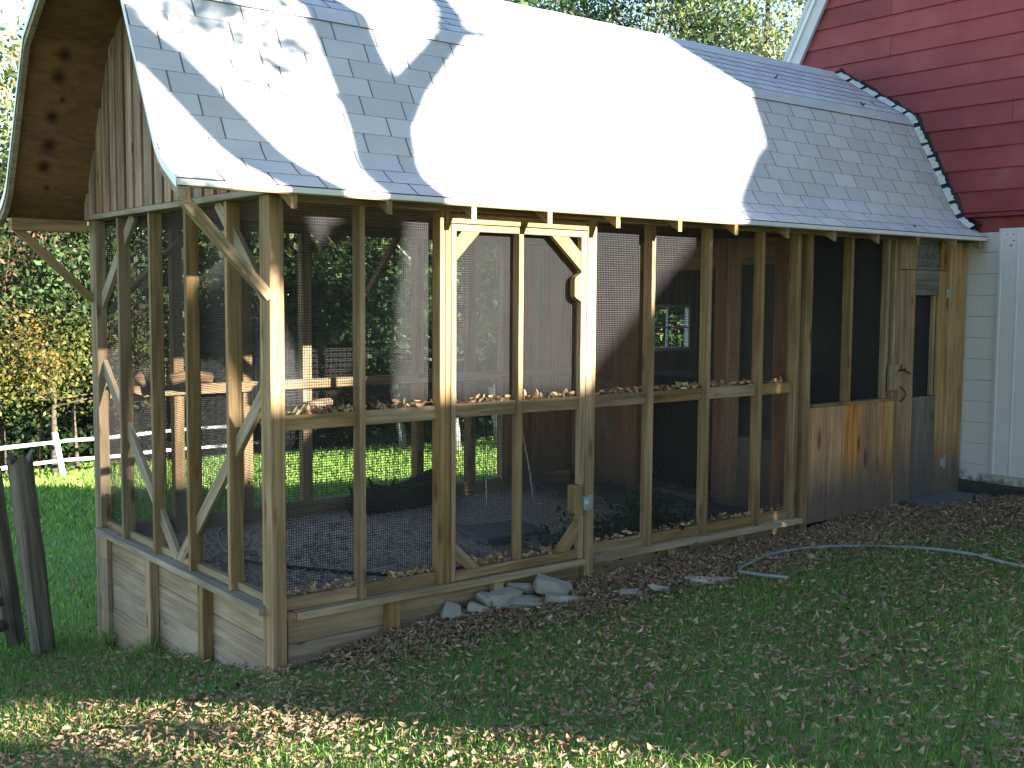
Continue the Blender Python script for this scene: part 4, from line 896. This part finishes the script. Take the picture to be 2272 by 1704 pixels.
# ================================================================== behind the photographer: yard tree and house that cast the shade
k_, t_ = .35, .313
def S3(u, w, Y): return (u-k_*Y, Y, w-t_*Y)
YT = -9.0
YT_E = empty('yard_tree', S3(.62, -1.95, YT)); b0 = YT_E.location
tag(YT_E, 'big forked yard tree behind the photographer', 'tree')
def limb(pts): return ([Vector(S3(u, w_, YT+dy))-b0 for u, w_, r, dy in pts], [r*1.1 for *_, r, dy in pts])
L_ = [limb([(.60, -2.2, .42, 0), (.61, -.8, .31, 0), (.62, .6, .275, 0), (.62, 1.6, .265, 0), (.63, 2.2, .27, 0), (.70, 2.6, .22, 0)]),
      limb([(.55, 1.7, .2, 0), (.42, 2.0, .2, 0), (.28, 2.28, .19, 0), (.17, 2.52, .175, 0), (.085, 2.79, .165, 0), (-.14, 3.2, .16, 0), (-.33, 3.55, .15, 0), (-.52, 3.85, .12, .1), (-.9, 4.5, .11, .3), (-1.5, 5.6, .09, .4), (-3.5, 7.5, .03, .4)]),
      limb([(.66, 2.1, .24, 0), (.77, 2.6, .205, 0), (.80, 2.85, .195, 0), (.90, 3.2, .215, 0), (.96, 3.45, .235, 0), (.97, 3.9, .215, 0), (.98, 4.2, .22, 0), (.95, 4.8, .19, .2), (.8, 5.6, .17, .3), (.7, 7.2, .12, .3), (.5, 9.5, .05, .3)]),
      limb([(1.0, 3.35, .16, 0), (1.36, 3.70, .115, 0), (1.62, 3.93, .10, 0), (1.87, 4.16, .10, 0), (2.3, 4.56, .085, 0), (2.7, 5.1, .08, .2), (3.3, 6.2, .07, .3), (5, 8, .03, .3)]),
      limb([(-.33, 3.55, .08, 0), (-.6, 3.6, .05, .2), (-1.1, 3.8, .03, .3)]), limb([(1.87, 4.16, .05, 0), (2.4, 4.3, .03, .1), (2.8, 4.35, .015, .2)])]
join_tubes('trunk', L_, 'bark', YT_E, 12, .06)
def yardcrown():
    global rng; rs = rng; rng = np.random.default_rng(99); Cn = []
    while len(Cn) < 110:
        u, w_ = rng.uniform(-7.5, 8.5), rng.uniform(5.4, 10)
        if (u-.5)**2/56+(w_-7.6)**2/5 < 1 and (w_ > 6.3 or u < 1.5): Cn.append((u, w_, YT+rng.normal()*2.2-.5))
    nb = len(Cn); Cn += [(-.05, 4.02, YT), (.25, 3.98, YT), (-.35, 4.1, YT+.2), (.45, 4.25, YT), (-.9, 4.2, YT), (.2, 3.72, YT), (.5, 3.9, YT+.2), (-.1, 4.3, YT), (-.62, 2.62, YT), (-.35, 2.45, YT), (-.2, 2.28, YT), (-.75, 2.75, YT+.2), (-.48, 2.55, YT)]  # last five clumps added to shade the near roof brace
    Cn = np.array(Cn); n = 11000; k = rng.integers(0, nb, n); k[:1300] = rng.integers(nb, nb+8, 1300); k[:450] = rng.integers(0, nb, 450); k[1300:1760] = rng.integers(nb+8, nb+13, 460); sg = np.where(k >= nb+8, .1, np.where(k >= nb, .2, .5)); size = np.where(k >= nb, .11, .24)
    q = Cn[k]+rng.normal(size=(n, 3))*sg[:, None]; P = np.stack([q[:, 0]-k_*q[:, 2], q[:, 2], q[:, 1]-t_*q[:, 2]], 1)-np.array(b0)
    V, F = leafquads(P, size); npmesh('crown', V, F, 'leaf', YT_E, jitcol(MD, n)); rng = rs
yardcrown()
# the house: low wing, 45-degree gable slope, tall block, rear wing added to shade the lawn
YH = -16.0; HS = empty('house', (10, YH, 1.1)); tag(HS, 'pale clapboard house behind the photographer', 'house'); h0 = HS.location
AZ = Vector((k_, -1, 0)).normalized()
def hp_(u, w_, zabs=None):
    Y = YH+.33*(u-3)/1.0595; x, y, z = S3(u, w_, Y); return Vector((x, y, z if zabs is None else zabs))-h0
def hblock(name, pts, d, mat, off=0.): return prism(name, [hp_(u, w_, g_[0] if g_ else None)-AZ*off for u, w_, *g_ in pts], AZ*d, mat, HS)
G0 = .2
hblock('wall', [(-.58, 0, G0), (2.4, 0, G0), (2.4, 1.50), (-.58, 1.50)], 4.5, 'housewall')
hblock('wall', [(2.41, 0, G0), (4.6, 0, G0), (4.6, 3.42), (2.41, 1.48)], 4.5, 'housewall')
hblock('wall', [(4.61, 0, G0), (10.4, 0, G0), (10.4, 6.4), (5.55, 6.4), (4.95, 4.1), (4.80, 3.62), (4.61, 3.5)], 5, 'housewall')
hblock('wall', [(10.41, 0, G0), (30, 0, G0), (30, 1.6), (16, 1.8), (10.41, 3.0)], 4.5, 'housewall')
hblock('roof', [(-.74, 1.505), (2.42, 1.505), (4.62, 3.43), (4.62, 3.5), (2.40, 1.56), (-.74, 1.56)], 4.6, 'houseroof', .05)
hblock('roof', [(5.45, 6.41), (10.5, 6.41), (8, 7.6)], 5.1, 'houseroof', .05)
hblock('roof', [(10.4, 3.01), (16, 1.81), (30, 1.61), (30, 1.7), (16, 1.9), (10.4, 3.1)], 4.6, 'houseroof', .05)
for u in (.2, 1.5, 5.8, 7.4, 9, 12, 15):
    hblock('window', [(u, 0, 1.9), (u+.8, 0, 1.9), (u+.8, 0, 3.3), (u, 0, 3.3)], .03, 'dark', .04)
